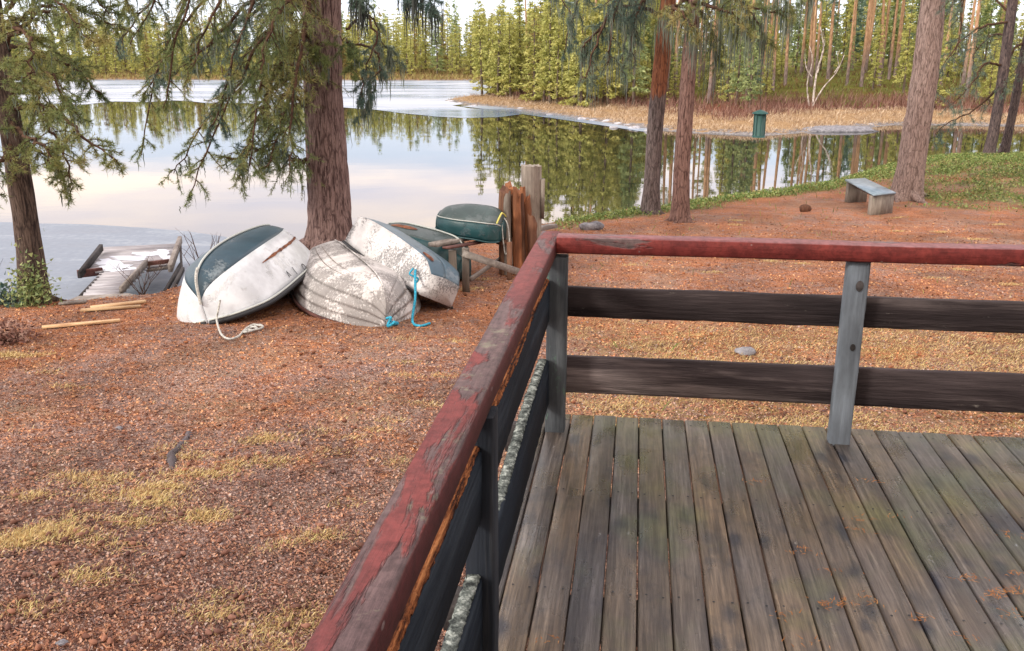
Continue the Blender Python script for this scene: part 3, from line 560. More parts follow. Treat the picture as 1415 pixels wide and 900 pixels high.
# dry grass
spots = [(1018, 306, 10), (1018, 312, 8), (868, 366, 6), (985, 376, 8), (1065, 362, 10), (1110, 365, 8), (900, 405, 5), (1240, 300, 8), (1300, 320, 12), (1350, 330, 14), (1380, 310, 12), (1240, 320, 10), (1330, 372, 8), (1395, 392, 10), (1290, 385, 6), (640, 400, 5), (660, 398, 6), (670, 385, 5), (560, 470, 4), (700, 420, 6), (610, 520, 5), (590, 560, 6), (540, 585, 5), (545, 640, 5), (630, 470, 5), (560, 500, 5), (40, 745, 40), (20, 755, 30), (75, 735, 25), (105, 745, 18), (115, 795, 10), (135, 690, 12), (45, 690, 14), (200, 685, 26), (230, 675, 24), (215, 695, 24), (185, 720, 20), (285, 712, 26), (262, 632, 14), (325, 645, 12), (300, 655, 20), (375, 640, 14), (380, 610, 12), (350, 615, 10), (160, 662, 14), (130, 672, 12), (290, 845, 16), (310, 820, 5), (365, 870, 16), (415, 855, 18), (445, 742, 18), (130, 803, 10), (45, 843, 10), (480, 693, 4), (300, 910, 14), (105, 663, 14), (230, 620, 5), (460, 628, 5), (490, 610, 5), (520, 600, 5), (390, 750, 6), (20, 488, 14), (50, 487, 12), (90, 535, 6), (10, 490, 16), (65, 515, 5), (250, 655, 16), (160, 755, 8), (110, 720, 10), (390, 895, 14), (440, 600, 4), (560, 520, 5)]
B = []
for px, py, k in spots:
    g_ = G(px, py)
    for _ in range(k*22): B.append((g_[0]+rng.normal()*.085, g_[1]+rng.normal()*.045))
n = 75000; x, y, z = in_view_points(n, 770, 355, 1430, 600, 1); q = fbm(np.stack([x, y], -1)*1.3, 31); wgt = sstep(.30, .50, q)*(1-sstep(8.4, 10.2, y+(q-.5)*4)); keep = rng.random(n) < wgt*.8+.03; B += list(zip(x[keep], y[keep]))
n = 8000; x, y, z = in_view_points(n, -40, 440, 760, 930, 1); q = fbm(np.stack([x, y], -1)*1.9, 77); keep = rng.random(n) < sstep(.54, .66, q)*.7; B += list(zip(x[keep], y[keep]))
B = np.array(B); B = B[B[:, 1] < edge_y(B[:, 0])-.3]; n = len(B)
def blades(x, y, z, h, wd, lean, name, mat, lab, cat, rnd=None):
    n = len(x); a = rng.uniform(0, 6.283, n); P = np.stack([x, y, z], -1); le = rng.uniform(.2, 1, n)*lean
    d = np.stack([np.cos(a)*le, np.sin(a)*le, 1-le*.5], -1)*h[:, None]; s_ = np.stack([-np.sin(a+1), np.cos(a+1), 0*a], -1)*wd[:, None]/2
    mid = P+d*.55+np.array([0, 0, 1])*h[:, None]*.12; V = np.stack([P-s_, P+s_, mid+s_*.8, mid-s_*.8, P+d], 1)
    mb = MB(); b = np.arange(n)*5; rn = rng.random(n) if rnd is None else rnd
    mb.add(V.reshape(-1, 3), tri=np.stack([b+3, b+2, b+4], -1), quad=np.stack([b, b+1, b+2, b+3], -1), rnd=rn); return tag(mb.build(name, mat), lab, cat, kind='stuff')
blades(B[:, 0], B[:, 1], gz(B[:, 0], B[:, 1])-.005, rng.uniform(.02, .055, n), rng.uniform(.003, .007, n), 1.5, 'dry_grass', M_dry, 'tufts of short golden dry grass in the litter', 'grass')
# green bank plants
n = 70000; x = rng.uniform(.8, 24, n); y = edge_y(x)-rng.uniform(-.7, 11, n)*rng.random(n)**.6; mo = moss_f(x, y); keep = (rng.random(n) < mo*1.0); x, y = x[keep], y[keep]; n = len(x)
hgt = rng.uniform(.04, .17, n)
scatter_tri(x, y, gz(x, y)+hgt*.6*rng.random(n), rng.uniform(.03, .075, n), rng.uniform(.02, .045, n), np.clip(rng.random(n)*.8+.2*fbm(np.stack([x, y], -1)*2, 5), 0, 1), .6, 'bank_plants', M_ling, 'low green berry scrub along the lake bank at right', 'ground cover', True)

n = 60000; x = rng.uniform(.8, 26, n); y = edge_y(x)-rng.uniform(-.9, 13, n)*rng.random(n)**.7; mo = moss_f(x, y); keep = (rng.random(n) < mo*.75+.012); x, y = x[keep], y[keep]; n = len(x)
blades(x, y, gz(x, y)-.01, rng.uniform(.06, .20, n), rng.uniform(.006, .014, n), .8, 'bank_grass', litter_mat('bank_grass_mix', ((0, (.07, .12, .03)), (.5, (.20, .28, .07)), (.8, (.38, .42, .14)), (1, (.50, .40, .18))), .8, .3), 'green and straw coloured grass on the lake bank', 'grass')
# ------------------------------------------------------------ small ground things
def irregular(name, c, size, mat, label, cat, group=None, seed=0, flat=1.0):
    t = MB(); nu, nv = 12, 8; V = []
    for i in range(nv+1):
        for j in range(nu):
            ph = math.pi*i/nv; th = 2*math.pi*j/nu; p = np.array([math.sin(ph)*math.cos(th), math.sin(ph)*math.sin(th), math.cos(ph)]); r = .75+.5*float(vnoise((p*1.6+seed*3.7+9)[None], seed)[0]); V.append(p*r*np.array(size)/2)
    Q = [(i*nu+j, i*nu+(j+1) % nu, (i+1)*nu+(j+1) % nu, (i+1)*nu+j) for i in range(nv) for j in range(nu)]
    t.add(V, quad=Q); o = t.build(name, mat, smooth=False); o.location = [float(v) for v in c]; return tag(o, label, cat, group)
irregular('stone', G(818, 318)+[0, 0, .05], (.42, .25, .2), M_stone, 'flat dark grey stone in the litter just beyond the corner of the red handrail', 'stone', seed=2)
irregular('stone', G(1030, 487)+[0, 0, .02], (.20, .14, .09), M_stone, 'pale grey stone behind the lower blackened railing board', 'stone', seed=5)
irregular('stone', G(85, 890)+[0, 0, .0], (.05, .05, .03), M_stone, 'small grey stone in the litter at the bottom left', 'stone', seed=8)
irregular('stone', G(165, 592)+[0, 0, .0], (.055, .05, .035), M_stone, 'small pale stone left of the bare root', 'stone', seed=11)
def roots(name, pxs, r, mat, label):
    mb = MB(); P = np.array([G(*p) for p in pxs]); t = np.linspace(0, 1, 18); k = np.linspace(0, 1, len(P)); Q = np.stack([np.interp(t, k, P[:, i]) for i in range(3)], 1); Q[:, 2] = gz(Q[:, 0], Q[:, 1])-r*.35+.012*np.sin(t*14); Q[:, :2] += rng.normal(size=(18, 2))*.008
    mb.tube(Q, r*np.sin(np.pi*np.clip(t*.9+.08, 0, 1))*(.7+.6*rng.random(18)), 7); return tag(mb.build(name, mat, smooth=True), label, 'root')
roots('root', [(255, 597), (262, 603), (250, 615), (232, 632), (240, 655), (250, 668)], .034, M_root, 'bare grey root showing through the litter left of the handrail')
roots('twig', [(197, 655), (190, 662), (180, 668)], .006, M_dark, 'thin dark fallen twig beside the bare root')['category'] = 'twig'
def ground_board(pa, pb, wd, mat, label, z=.02):
    a, b = G(*pa), G(*pb); a[2] += z; b[2] += z; c = (a+b)/2; d = b-a; t = MB(); t.box((0, 0, 0), (np.linalg.norm(d), wd, .025), bev=.003)
    o = t.build('loose_board', mat); o.location = [float(v) for v in c]; o.rotation_euler = (0, -math.asin(d[2]/np.linalg.norm(d)), math.atan2(d[1], d[0])); return tag(o, label, 'board', 'loose boards lying at the edge of the bank')
ground_board((58, 453), (166, 443), .06, M_new, 'pale loose board lying nearest the camera, apart from the others')
ground_board((125, 428), (202, 421), .09, M_new, 'yellowish board at the top of the bank pile, farthest from the camera')
ground_board((112, 432), (195, 428), .06, M_new, 'narrow pale board lying on the litter just below the yellowish one')
ground_board((82, 423), (120, 421), .07, M_grey, 'short grey board end lying left of the yellowish board')

# ------------------------------------------------------------ bench, wood chunk
a1, a2 = G(1188, 283), G(1222, 303)
bx_dir = (a2-a1)[:2]; bl = np.linalg.norm(bx_dir); ang = math.atan2(bx_dir[1], bx_dir[0])
bench = thing('bench', 'low plank bench with sheet metal seat beside the leaning pine', 'bench', a2)
top = MB(); zt = .40; n_ = np.array([-math.sin(ang), math.cos(ang)])
def at_px_h(px, py, ref, h): return at(px, py, ref[2]+h)
zs = a2[2]+.42
cs = [at(1168, 248, zs+.02), at(1195, 246, zs+.02), at(1238, 266, zs), at(1207, 269, zs)]
V = cs+[c-[0, 0, .035] for c in cs]; top.add(V, quad=[(0, 1, 2, 3), (7, 6, 5, 4), (0, 3, 7, 4), (3, 2, 6, 7), (2, 1, 5, 6), (1, 0, 4, 5)]); top.build('seat', M_benchtop, bench)
def slab(name, c0, c1, thick, z0, z1, mat, parent, inset=.02):
    m_ = MB(); d = (c1-c0); d[2] = 0; p0 = c0+d*inset; p1 = c1-d*inset; nrm = np.array([d[1], -d[0], 0]); nrm /= np.linalg.norm(nrm); V = []
    for z in (z0, z1):
        for p, s_ in ((p0, 0), (p1, 0), (p1, 1), (p0, 1)): V.append((p[0]+nrm[0]*s_*thick, p[1]+nrm[1]*s_*thick, z))
    m_.add(V, quad=[(0, 1, 2, 3), (7, 6, 5, 4), (0, 4, 5, 1), (1, 5, 6, 2), (2, 6, 7, 3), (3, 7, 4, 0)]); return m_.build(name, mat, parent)
ax_ = (cs[1]+cs[0])/2-(cs[2]+cs[3])/2; ax_ /= np.linalg.norm(ax_)
slab('leg', cs[3]+ax_*.04, cs[2]+ax_*.04, -.10, a2[2]-.15, zs-.04, M_greyz, bench)
slab('leg', cs[0]-ax_*.10, cs[1]-ax_*.10, .10, float(gz(cs[0][0], cs[0][1]))-.1, zs-.02, M_greyz, bench)
m_ = MB(); m_.beam((cs[0]+cs[1])/2-ax_*.1-[0, 0, .12], (cs[2]+cs[3])/2+ax_*.06-[0, 0, .12], .04, .12); m_.build('stretcher', M_brown, bench)
irregular('wood_chunk', G(1113, 293)+[0, 0, .06], (.26, .2, .2), M_brown, 'orange brown chunk of sawn wood lying on the bare patch left of the bench', 'log', seed=3)

# ------------------------------------------------------------ boats
def Rm(yaw, roll, pitch): return np.array(Matrix.Rotation(yaw, 3, 'Z')@Matrix.Rotation(pitch, 3, 'Y')@Matrix.Rotation(roll, 3, 'X'))
class Boat:
    """overturned hull: local x towards the bow, z towards the keel; st rows: x, half width at gunwale, half width at chine, z gunwale, z chine, z keel"""
    def __init__(s, name, label, loc, yaw, roll, pitch, L_, B_, D_, st, nside=4, nbot=4, round_=.35, lap=0, bul=.10):
        s.bul = bul
        s.t = thing(name, label, 'boat', loc); s.t.rotation_euler = Matrix.Rotation(yaw, 4, 'Z').to_3x3().__matmul__(Matrix.Rotation(pitch, 3, 'Y')@Matrix.Rotation(roll, 3, 'X')).to_euler()
        s.t['_local'] = 1; s.L, s.B, s.D = L_, B_, D_
        st = np.array(st, float); t = np.linspace(0, 1, 25); k = np.linspace(0, 1, len(st))
        def sm(v):
            out_ = []
            for tt in t:
                i = min(int(tt*(len(st)-1)), len(st)-2); f = tt*(len(st)-1)-i; p0 = v[max(i-1, 0)]; p1 = v[i]; p2 = v[i+1]; p3 = v[min(i+2, len(st)-1)]
                out_.append(.5*((2*p1)+(-p0+p2)*f+(2*p0-5*p1+4*p2-p3)*f*f+(-p0+3*p1-3*p2+p3)*f**3))
            return np.array(out_)
        s.S = np.stack([sm(st[:, i]) for i in range(6)], 1); s.S[:, 0] *= L_; s.S[:, 1:3] *= B_/2; s.S[:, 3:] *= D_; s.S[:, 1:3] = np.maximum(s.S[:, 1:3], .004)
        s.nside = nside; s.nbot = nbot; s.round = round_; s.lap = lap
    def side(s, i, u, sgn, off=0):
        x, wg, wc, zg, zc_, zk = s.S[i]; bul = s.round*math.sin(u*math.pi)*s.bul*s.B*min(1, wg/(.3*s.B))
        lapo = s.lap*(1-(u*4 % 1)) if s.lap and u < .999 else 0
        return np.array([x, sgn*(wg+(wc-wg)*u+bul+off+lapo), zg+(zc_-zg)*u])
    def bot(s, i, u, sgn, off=0):
        x, wg, wc, zg, zc_, zk = s.S[i]; return np.array([x, sgn*wc*(1-u), zc_+(zk-zc_)*(math.sin(u*math.pi/2)*s.round*1.4+u*(1-s.round*1.4))+off])
    def shell(s, f, us, name, mat, th=.012, sgns=(1, -1)):
        mb = MB(); n = len(s.S); m = len(us)
        for sg in sgns:
            V = np.array([[f(i, u, sg) for u in us] for i in range(n)]); i = np.arange(n-1)[:, None]*m+np.arange(m-1)[None]
            Q = np.stack([i, i+1, i+m+1, i+m], -1).reshape(-1, 4); mb.add(V.reshape(-1, 3), quad=Q if sg > 0 else Q[:, ::-1], rnd=.5)
        o = mb.build(name, mat, s.t, smooth=not s.lap); md = o.modifiers.new('thick', 'SOLIDIFY'); md.thickness = th; md.offset = -1
        return o
    def make(s, mside, mbot, mgun, gr=.02, cap0=True, cap1=False, keel=None, mcap=None, trim=None):
        us = np.linspace(0, 1, s.nside*4+1) if s.lap else np.linspace(0, 1, s.nside+3)
        if s.lap: us = np.sort(np.concatenate([us, np.arange(1, 4)/4-.001]))
        s.shell(s.side, us, 'hull_side', mside); s.shell(s.bot, np.linspace(0, 1, s.nbot+3), 'hull_bottom', mbot)
        for i, c in ((0, cap0), (len(s.S)-1, cap1)):
            if not c: continue
            a = [s.side(i, u, 1) for u in np.linspace(0, 1, 7)]+[s.bot(i, u, 1) for u in np.linspace(0, 1, 5)[1:]]; b = [p*[1, -1, 1] for p in a[:-1]][::-1]
            P = np.array(a+b); c_ = P.mean(0); mb = MB(); mb.add(np.vstack([P, c_]), tri=[(len(P), k, (k+1) % len(P)) for k in range(len(P))]); o = mb.build('transom', mcap or mside, s.t); md = o.modifiers.new('t', 'SOLIDIFY'); md.thickness = .02; md.offset = 0
        for sg in (1, -1):
            P = [s.side(i, 0, sg, .018) for i in range(len(s.S))]; mb = MB(); mb.tube(P, gr, 6, cap=True); mb.build('gunwale', mgun, s.t, smooth=True)
            if trim: P = [s.side(i, 0, sg, .022)+[0, 0, gr*1.25] for i in range(len(s.S))]; mb = MB(); mb.tube(P, gr*.4, 5, cap=True); mb.build('gunwale_trim', trim, s.t, smooth=True)
        if keel:
            P = [s.bot(i, 1, 1)+[0, 0, .01] for i in range(len(s.S))]; mb = MB(); mb.tube(P, keel[1], 6, cap=True); mb.build('keel', keel[0], s.t, smooth=True)
    def world(s, p):
        from mathutils import Euler
        m_ = s.t.rotation_euler.to_matrix(); return np.array(m_@Vector(p))+np.array(s.t.location)
    def part(s, mb, name, mat, smooth=False): return mb.build(name, mat, s.t, smooth=smooth)
def zg(x, y): return float(gz(x, y))
# boat 1: white dinghy with blue bottom, bow towards the camera
b1 = Boat('rowing_boat', 'white dinghy with a blue bottom lying overturned and tilted at the left of the boats', (-3.10, 10.33, zg(-3.10, 10.33)+.13), R(-95), R(13), R(0), 2.42, 1.24, .63,
    [(-.5, .78, .26, .04, .80, .92), (-.40, .90, .42, .05, .83, .98), (-.22, 1.0, .58, .05, .84, 1.03), (0, 1.04, .64, .04, .84, 1.05), (.2, 1.0, .60, .0, .80, 1.02), (.34, .88, .46, -.04, .72, .94), (.43, .66, .28, -.05, .62, .82), (.48, .38, .12, -.06, .50, .64), (.5, .0, .0, -.06, .34, .36)], round_=.42, bul=.05)
b1.make(M_white, M_bluebot, M_black, .030, trim=M_alu, keel=(M_alu, .012))
def strip(b, f, i0, i1, u, wdt, off, sg, mat, name, jag=.3):
    mb = MB(); V = []; n = 26
    for k in range(n+1):
        t = k/n; x = i0+(i1-i0)*t; i = int(x); fr = x-i; i2 = min(i+1, len(b.S)-1); ww = wdt*math.sin(math.pi*min(max(t, .02), .98))**.5*(1-jag*rng.random())
        for q in (-1, 1): V.append((1-fr)*f(i, u+q*ww/2, sg)+fr*f(i2, u+q*ww/2, sg)+np.array([0, sg*off, off*.6]))
    mb.add(V, quad=[(2*k, 2*k+1, 2*k+3, 2*k+2) for k in range(n)]); return b.part(mb, name, mat)
strip(b1, b1.side, 2, 12, .72, .09, .010, 1, M_rustp, 'bare_patch', .6)
# boat 2: old clinker boat, bow to the camera
b2 = Boat('rowing_boat', 'old lichen speckled clinker boat lying overturned at the foot of the big pine', (-1.83, 10.36, zg(-1.83, 10.36)), R(-69), R(-3), R(-1.5), 2.9, 1.40, .53,
    [(-.5, .70, .42, .02, .75, .92), (-.3, .90, .55, .02, .78, .98), (0, 1.0, .62, .03, .80, 1.0), (.2, .88, .50, .02, .80, 1.0), (.36, .56, .28, .0, .78, .95), (.45, .26, .11, -.01, .66, .80), (.5, .0, .0, -.02, .40, .42)], round_=.45, lap=.005)
b2.make(M_lichw2, M_lichw2, M_redw, .020, keel=(M_lichw2, .007))
for k in (.15, .38): strip(b2, b2.bot, 1, 13, k, .028, .006, -1, M_grey, 'rubbing_strip', .1)
# boat 3: boxy skiff leaning on boat 2
b3 = Boat('rowing_boat', 'square ended white skiff with a blue grey bottom leaning against the clinker boat', (-1.37, 10.52, zg(-1.37, 10.52)+.30), R(-56), R(-28), R(8), 1.84, .72, .46,
    [(-.5, .84, .78, .0, .80, .90), (-.3, .95, .84, .0, .90, .98), (0, 1.0, .86, .0, .92, 1.0), (.2, .94, .84, .0, .90, .98), (.34, .86, .76, .0, .86, .93), (.42, .78, .68, .0, .80, .84), (.5, .66, .58, .0, .56, .60)], round_=.05)
b3.make(M_lichw, M_bluegrey, M_black, .018, cap1=True)
strip(b3, b3.bot, 15, 20, .35, .4, .008, -1, M_rustp, 'orange_stain', .2)
# boat 4: dark teal hull behind
b4 = Boat('rowing_boat', 'dark teal hull lying overturned behind the square ended skiff', (-1.20, 11.95, zg(-1.2, 11.95)+.06), R(-38), R(-8), R(3), 1.45, .85, .54,
    [(-.5, .70, .5, 0, .7, .9), (-.3, .92, .74, 0, .8, 1), (0, 1, .8, 0, .82, 1.0), (.2, .95, .76, 0, .8, .98), (.38, .7, .5, 0, .75, .9), (.5, .3, .18, 0, .5, .6)], round_=.4)
b4.make(M_teal_hull, M_tealtop, M_black, .02, cap1=True, keel=(M_alu, .012))
strip(b4, b4.bot, 3, 9, .6, .35, .008, -1, M_rustp, 'rusty_patch', .4)
# boat 5: green hull on the trestle
B5 = atY(648, 318, 12.6)
b5 = Boat('rowing_boat', 'dark green hull with a yellow stripe lying overturned on the wooden trestle', (-.545, 12.0, zg(-.54, 12.0)+.58), R(-20), R(3), R(4), .90, .66, .38,
    [(-.5, .45, .35, .1, .5, .62), (-.38, .75, .72, .04, .55, .82), (-.1, .98, .94, 0, .58, .98), (.2, 1, .95, 0, .60, 1.02), (.38, .88, .84, -.06, .58, .98), (.47, .6, .55, -.10, .52, .8), (.5, .3, .28, -.12, .42, .6)], round_=.35)
b5.make(M_teal_hull, M_tealtop, M_teal_hull, .012, cap1=True)
for sg in (1, -1):
    P = [b5.side(i, 1, sg, .008) for i in range(len(b5.S))]; mb = MB(); mb.tube(P, .008, 5); b5.part(mb, 'trim_line', M_alu)
P = [b5.bot(20, u, sg)+[0, 0, .006] for sg, us in ((1, np.linspace(0, 1, 8)), (-1, np.linspace(1, 0, 8))) for u in us]; mb = MB(); mb.tube(P, .013, 5); b5.part(mb, 'yellow_stripe', M_yel)
# bow eye, painter strap
mb = MB(); P = [b1.bot(i, 1, 1)+[.012, 0, .02] for i in range(18, 25)]+[b1.S[24][0]*np.array([1, 0, 0])+np.array([.02, 0, .18])]; mb.tube(P, .016, 6); b1.part(mb, 'bow_strap', M_ropew)
# registration marks, upside down as the boat is
def lettering(b, txt, i, u, sg, size, mat, rotz=0):
    cu = bpy.data.curves.new('lettering', 'FONT'); cu.body = txt; cu.size = size; cu.extrude = .001; o = link(bpy.data.objects.new('lettering', cu)); dg = bpy.context.evaluated_depsgraph_get(); me = bpy.data.meshes.new_from_object(o.evaluated_get(dg)); bpy.data.objects.remove(o)
    me.materials.clear(); me.materials.append(mat); o = link(bpy.data.objects.new('lettering', me)); o.parent = b.t
    p = b.side(i, u, sg); e1 = b.side(i+1, u, sg)-b.side(i-1, u, sg); e2 = b.side(i, u+.1, sg)-b.side(i, u-.1, sg); e1 /= np.linalg.norm(e1); e2 -= e1*(e1@e2); e2 /= np.linalg.norm(e2); nrm = np.cross(e1, e2)*1.0
    if nrm[1]*sg < 0: nrm = -nrm
    yv = -e2; xv = np.cross(yv, nrm); o.matrix_local = Matrix(np.vstack([np.column_stack([xv, yv, nrm, p+nrm*.012]), [0, 0, 0, 1]]).tolist()); return o
lettering(b1, 'O', 7, .22, 1, .15, M_black); lettering(b1, 'I', 9, .30, 1, .15, M_black); lettering(b1, 'V', 10, .32, 1, .12, M_black)
# ropes
def rope_obj(P, r, mat, label, name='rope'):
    P = np.array(P, float); t = np.linspace(0, 1, 60); k = np.linspace(0, 1, len(P)); n_ = len(P)
    def cr(v):
        o_ = []
        for tt in t:
            i = min(int(tt*(n_-1)), n_-2); f = tt*(n_-1)-i; p0, p1, p2, p3 = v[max(i-1, 0)], v[i], v[i+1], v[min(i+2, n_-1)]
            o_.append(.5*(2*p1+(p2-p0)*f+(2*p0-5*p1+4*p2-p3)*f*f+(3*p1-p0-3*p2+p3)*f**3))
        return np.array(o_)
    mb = MB(); mb.tube(np.stack([cr(P[:, i]) for i in range(3)], 1), r, 6, cap=True); return tag(mb.build(name, mat, smooth=True), label, 'rope')
e = b1.world(b1.side(21, .62, 1)+[.03, .05, 0])
Pr = [e, e+[-.02, -.05, -.12], e+[-.03, -.08, -.19]]+[G(*q)+[0, 0, .022] for q in ((304, 462), (309, 471), (318, 475), (330, 472), (337, 462), (345, 455), (356, 458), (348, 464), (338, 466), (345, 458), (358, 452), (364, 458), (352, 462), (340, 459), (350, 452), (362, 455))]
rope_obj(Pr, .011, M_ropew, 'white painter rope hanging from the bow of the blue bottomed dinghy into a heap')
e = b3.world(b3.side(19, .55, -1)+np.array([0, -.02, .0])); g1, g2, g3 = G(570, 446), G(580, 452), G(594, 448)
rope_obj([e, e+[.0, -.06, -.02], e+(g1-e)*.5+[.02, -.08, 0], g1+[0, 0, .02], g2+[0, 0, .015], g3+[0, 0, .015]], .014, M_ropeb, 'long blue rope hanging from the skiff and trailing on the litter')
rope_obj([e+[-.02, -.03, .03], e+[-.06, -.06, -.03], e+[.03, -.07, -.08], e+[-.01, -.07, -.16], e+[.05, -.08, -.25]], .010, M_ropeb, 'short blue rope end knotted at the skiff bow')
e = b2.world((b2.S[24][0]+.02, 0, .14)); g1 = G(536, 452)
rope_obj([e, e+[.05, -.05, .02], e+[.02, -.07, -.06], e+[.09, -.08, -.02], g1+[.05, 0, .05], g1+[.1, .03, .03], g1+[.03, -.02, .03]], .016, M_ropeb, 'blue rope bundle at the bow of the clinker boat')
e = b5.world((b5.S[23][0], -.05, .2))
rope_obj([e, e+[.02, -.03, -.25], e+[.05, -.04, -.42], e+[.10, -.03, -.30], e+[.08, .0, -.05], e+[.03, .03, .05]], .009, M_ropew, 'pale rope loop hanging from the green hull on the trestle')
for o in (b1.t, b2.t, b3.t, b4.t, b5.t): del o['_local']

# ------------------------------------------------------------ trestle, split stump, post
g0 = G(645, 402); tr = thing('boat_trestle', 'rough plank trestle carrying the dark green hull', 'trestle', g0)
def tbeam(name, p0, p1, wd, th, mat, jit=.003): m_ = MB(); m_.beam(p0, p1, wd, th, bev=.004, jit=jit); return m_.build(name, mat, tr)
def post_px(px0, py0, py1, Y=None, wd=.09, mat=M_greyz):
    g_ = G(px0, py0); m_ = MB(); q = atY(px0, py1, g_[1]); m_.beam(g_-[0, 0, .05], (g_[0]+.0, g_[1], q[2]), wd, wd*.6, up=(0, 1, 0), bev=.004, jit=.004); m_.build('post', mat, tr); return q
q = post_px(644, 402, 343, wd=.085); post_px(626, 394, 346, wd=.10); post_px(704, 385, 335, wd=.07, mat=M_brown)
tbeam('brace', atY(640, 350, g0[1]-.05), atY(728, 380, g0[1]+.2), .04, .085, M_grey)
tbeam('brace', atY(650, 386, g0[1]+.1), atY(690, 358, g0[1]+1.2), .03, .05, M_grey)
tbeam('crossbeam', atY(598, 339, 11.2), atY(665, 325, 12.2), .13, .045, M_grey)
tbeam('crossbeam', atY(616, 343, 11.0), atY(668, 334, 11.9), .10, .03, M_redw)
tbeam('crossbeam', atY(684, 330, 12.0), atY(765, 312, 13.2), .14, .05, M_grey)
tbeam('crossbeam', atY(690, 336, 11.9), atY(730, 325, 12.4), .10, .05, M_brown)
tbeam('brace', atY(722, 328, 12.3), atY(738, 378, 12.5), .05, .09, M_brown)
tbeam('brace', atY(712, 335, 12.3), atY(725, 372, 12.4), .04, .08, M_grey)
tbeam('brace', atY(690, 358, 12.1), atY(708, 342, 12.6), .03, .05, M_grey)
# ------------------------------------------------------------ floating dock in the ice
z0 = .45; NL, NR, FR, FL = at(120, 378, z0), at(236, 366, z0), at(247, 338, z0), at(139, 343, z0)
dock = thing('boat_dock', 'small snow dusted plank dock frozen into the ice at left', 'dock', (NL+FR)/2-[0, 0, z0])
nP = 12
for k in range(nP):
    t0, t1 = k/nP+.006, (k+1)/nP-.006; t = (t0+t1)/2; p0 = NL+(FL-NL)*t; p1 = NR+(FR-NR)*t; m_ = MB(); m_.beam(p0, p1, np.linalg.norm(FL-NL)/nP*.93, .035, bev=.003, jit=.002); m_.build('dock_plank', M_frost, dock)
def dbeam(name, a, b, wd, th, mat): m_ = MB(); m_.beam(a, b, wd, th, bev=.004, jit=.002); return m_.build(name, mat, dock)
dbeam('side_beam', at(110, 380, z0+.06), at(140, 342, z0+.12), .06, .12, M_dark); dbeam('side_beam', at(235, 371, z0+.10), at(249, 331, z0+.16), .07, .13, M_grey)
dbeam('front_beam', at(107, 379, z0), at(142, 375, z0), .06, .13, M_redw); dbeam('front_beam', at(203, 367, z0+.02), at(234, 363, z0+.02), .06, .13, M_redw)
dbeam('front_beam', at(203, 374, z0-.02), at(233, 370, z0-.02), .05, .05, M_grey)
for a, b in (((248, 338), .95), ((245, 345), .6)):
    p = at(*a, .3); dbeam('mooring_post', p-[0, 0, .6], p+[0, 0, b*.55], .05, .05, M_dark)
for a in ((117, 388), (125, 400), (236, 382), (248, 392), (228, 392)):
    p = at(*a, 0.0); dbeam('support_post', p-[0, 0, .5], p+[0, 0, .42], .06, .06, M_dark)
dbeam('stair_rail', at(249, 338, z0+.1), at(251, 372, .5), .04, .04, M_dark); dbeam('stair_rail', at(253, 372, .5), at(238, 402, .5), .05, .07, M_dark)
dbeam('stair_rail', at(250, 366, .35), at(228, 404, .3), .05, .07, M_dark)
# gangway down to the dock
ra, rb, rc, rd = at(143, 376, z0-.01), at(203, 369, z0-.01), at(168, 407, .62), at(113, 411, .62); nP = 9
gang = thing('gangway', 'grey plank gangway leading from the bank to the frozen dock', 'gangway', (ra+rc)/2-[0, 0, .4])
for k in range(nP):
    t = (k+.5)/nP; m_ = MB(); m_.beam(rd+(ra-rd)*t, rc+(rb-rc)*t, np.linalg.norm(ra-rd)/nP*.95, .03, jit=.001); m_.build('gangway_plank', M_frost, gang)
m_ = MB(); m_.beam(rc+[0, 0, .06], rb+[0, 0, .08], .05, .10); m_.build('side_beam', M_grey, gang); m_ = MB(); m_.beam(rd+[-.03, 0, -.03], ra+[0, 0, -.03], .04, .10); m_.build('side_beam', M_dark, gang)
m_ = MB(); m_.beam(rd-[0, 0.03, .03], rc-[0, .03, .03], .05, .06); m_.build('end_beam', M_dark, gang)
la, lb = at(80, 421, .75), at(190, 412, .75); m_ = MB(); m_.add([la, lb+[.2, -.3, .1], rc+[0.1, 0, .02], rd+[-.05, 0, .02], la-[0, 0, .1], lb-[-.2, .3, 0], rc-[0, 0, .08], rd-[0, 0, .08]], quad=[(0, 1, 2, 3), (0, 4, 5, 1), (3, 7, 4, 0), (7, 6, 5, 4)]); m_.build('landing', M_grey, gang)
# thin snow on the dock
mb = MB()
for (px, py, wx, wy) in ((150, 362, 16, 5), (165, 368, 16, 4), (180, 357, 24, 3), (200, 351, 20, 2.5), (160, 374, 14, 3), (222, 350, 10, 5), (230, 356, 7, 6), (145, 370, 9, 4), (225, 346, 9, 2), (185, 372, 14, 2)):
    a = np.linspace(0, 2*math.pi, 17)[:-1]; rr = 1+rng.normal(size=16)*.22; ring = [at(px+wx*math.cos(t)*r, py+wy*math.sin(t)*r, z0+.024) for t, r in zip(a, rr)]; c = at(px, py, z0+.030); mb.add([c]+ring, tri=[(0, k+1, (k+1) % 16+1) for k in range(16)])
tag(mb.build('snow', M_snow), 'thin patches of snow on the dock planks', 'snow', kind='stuff')
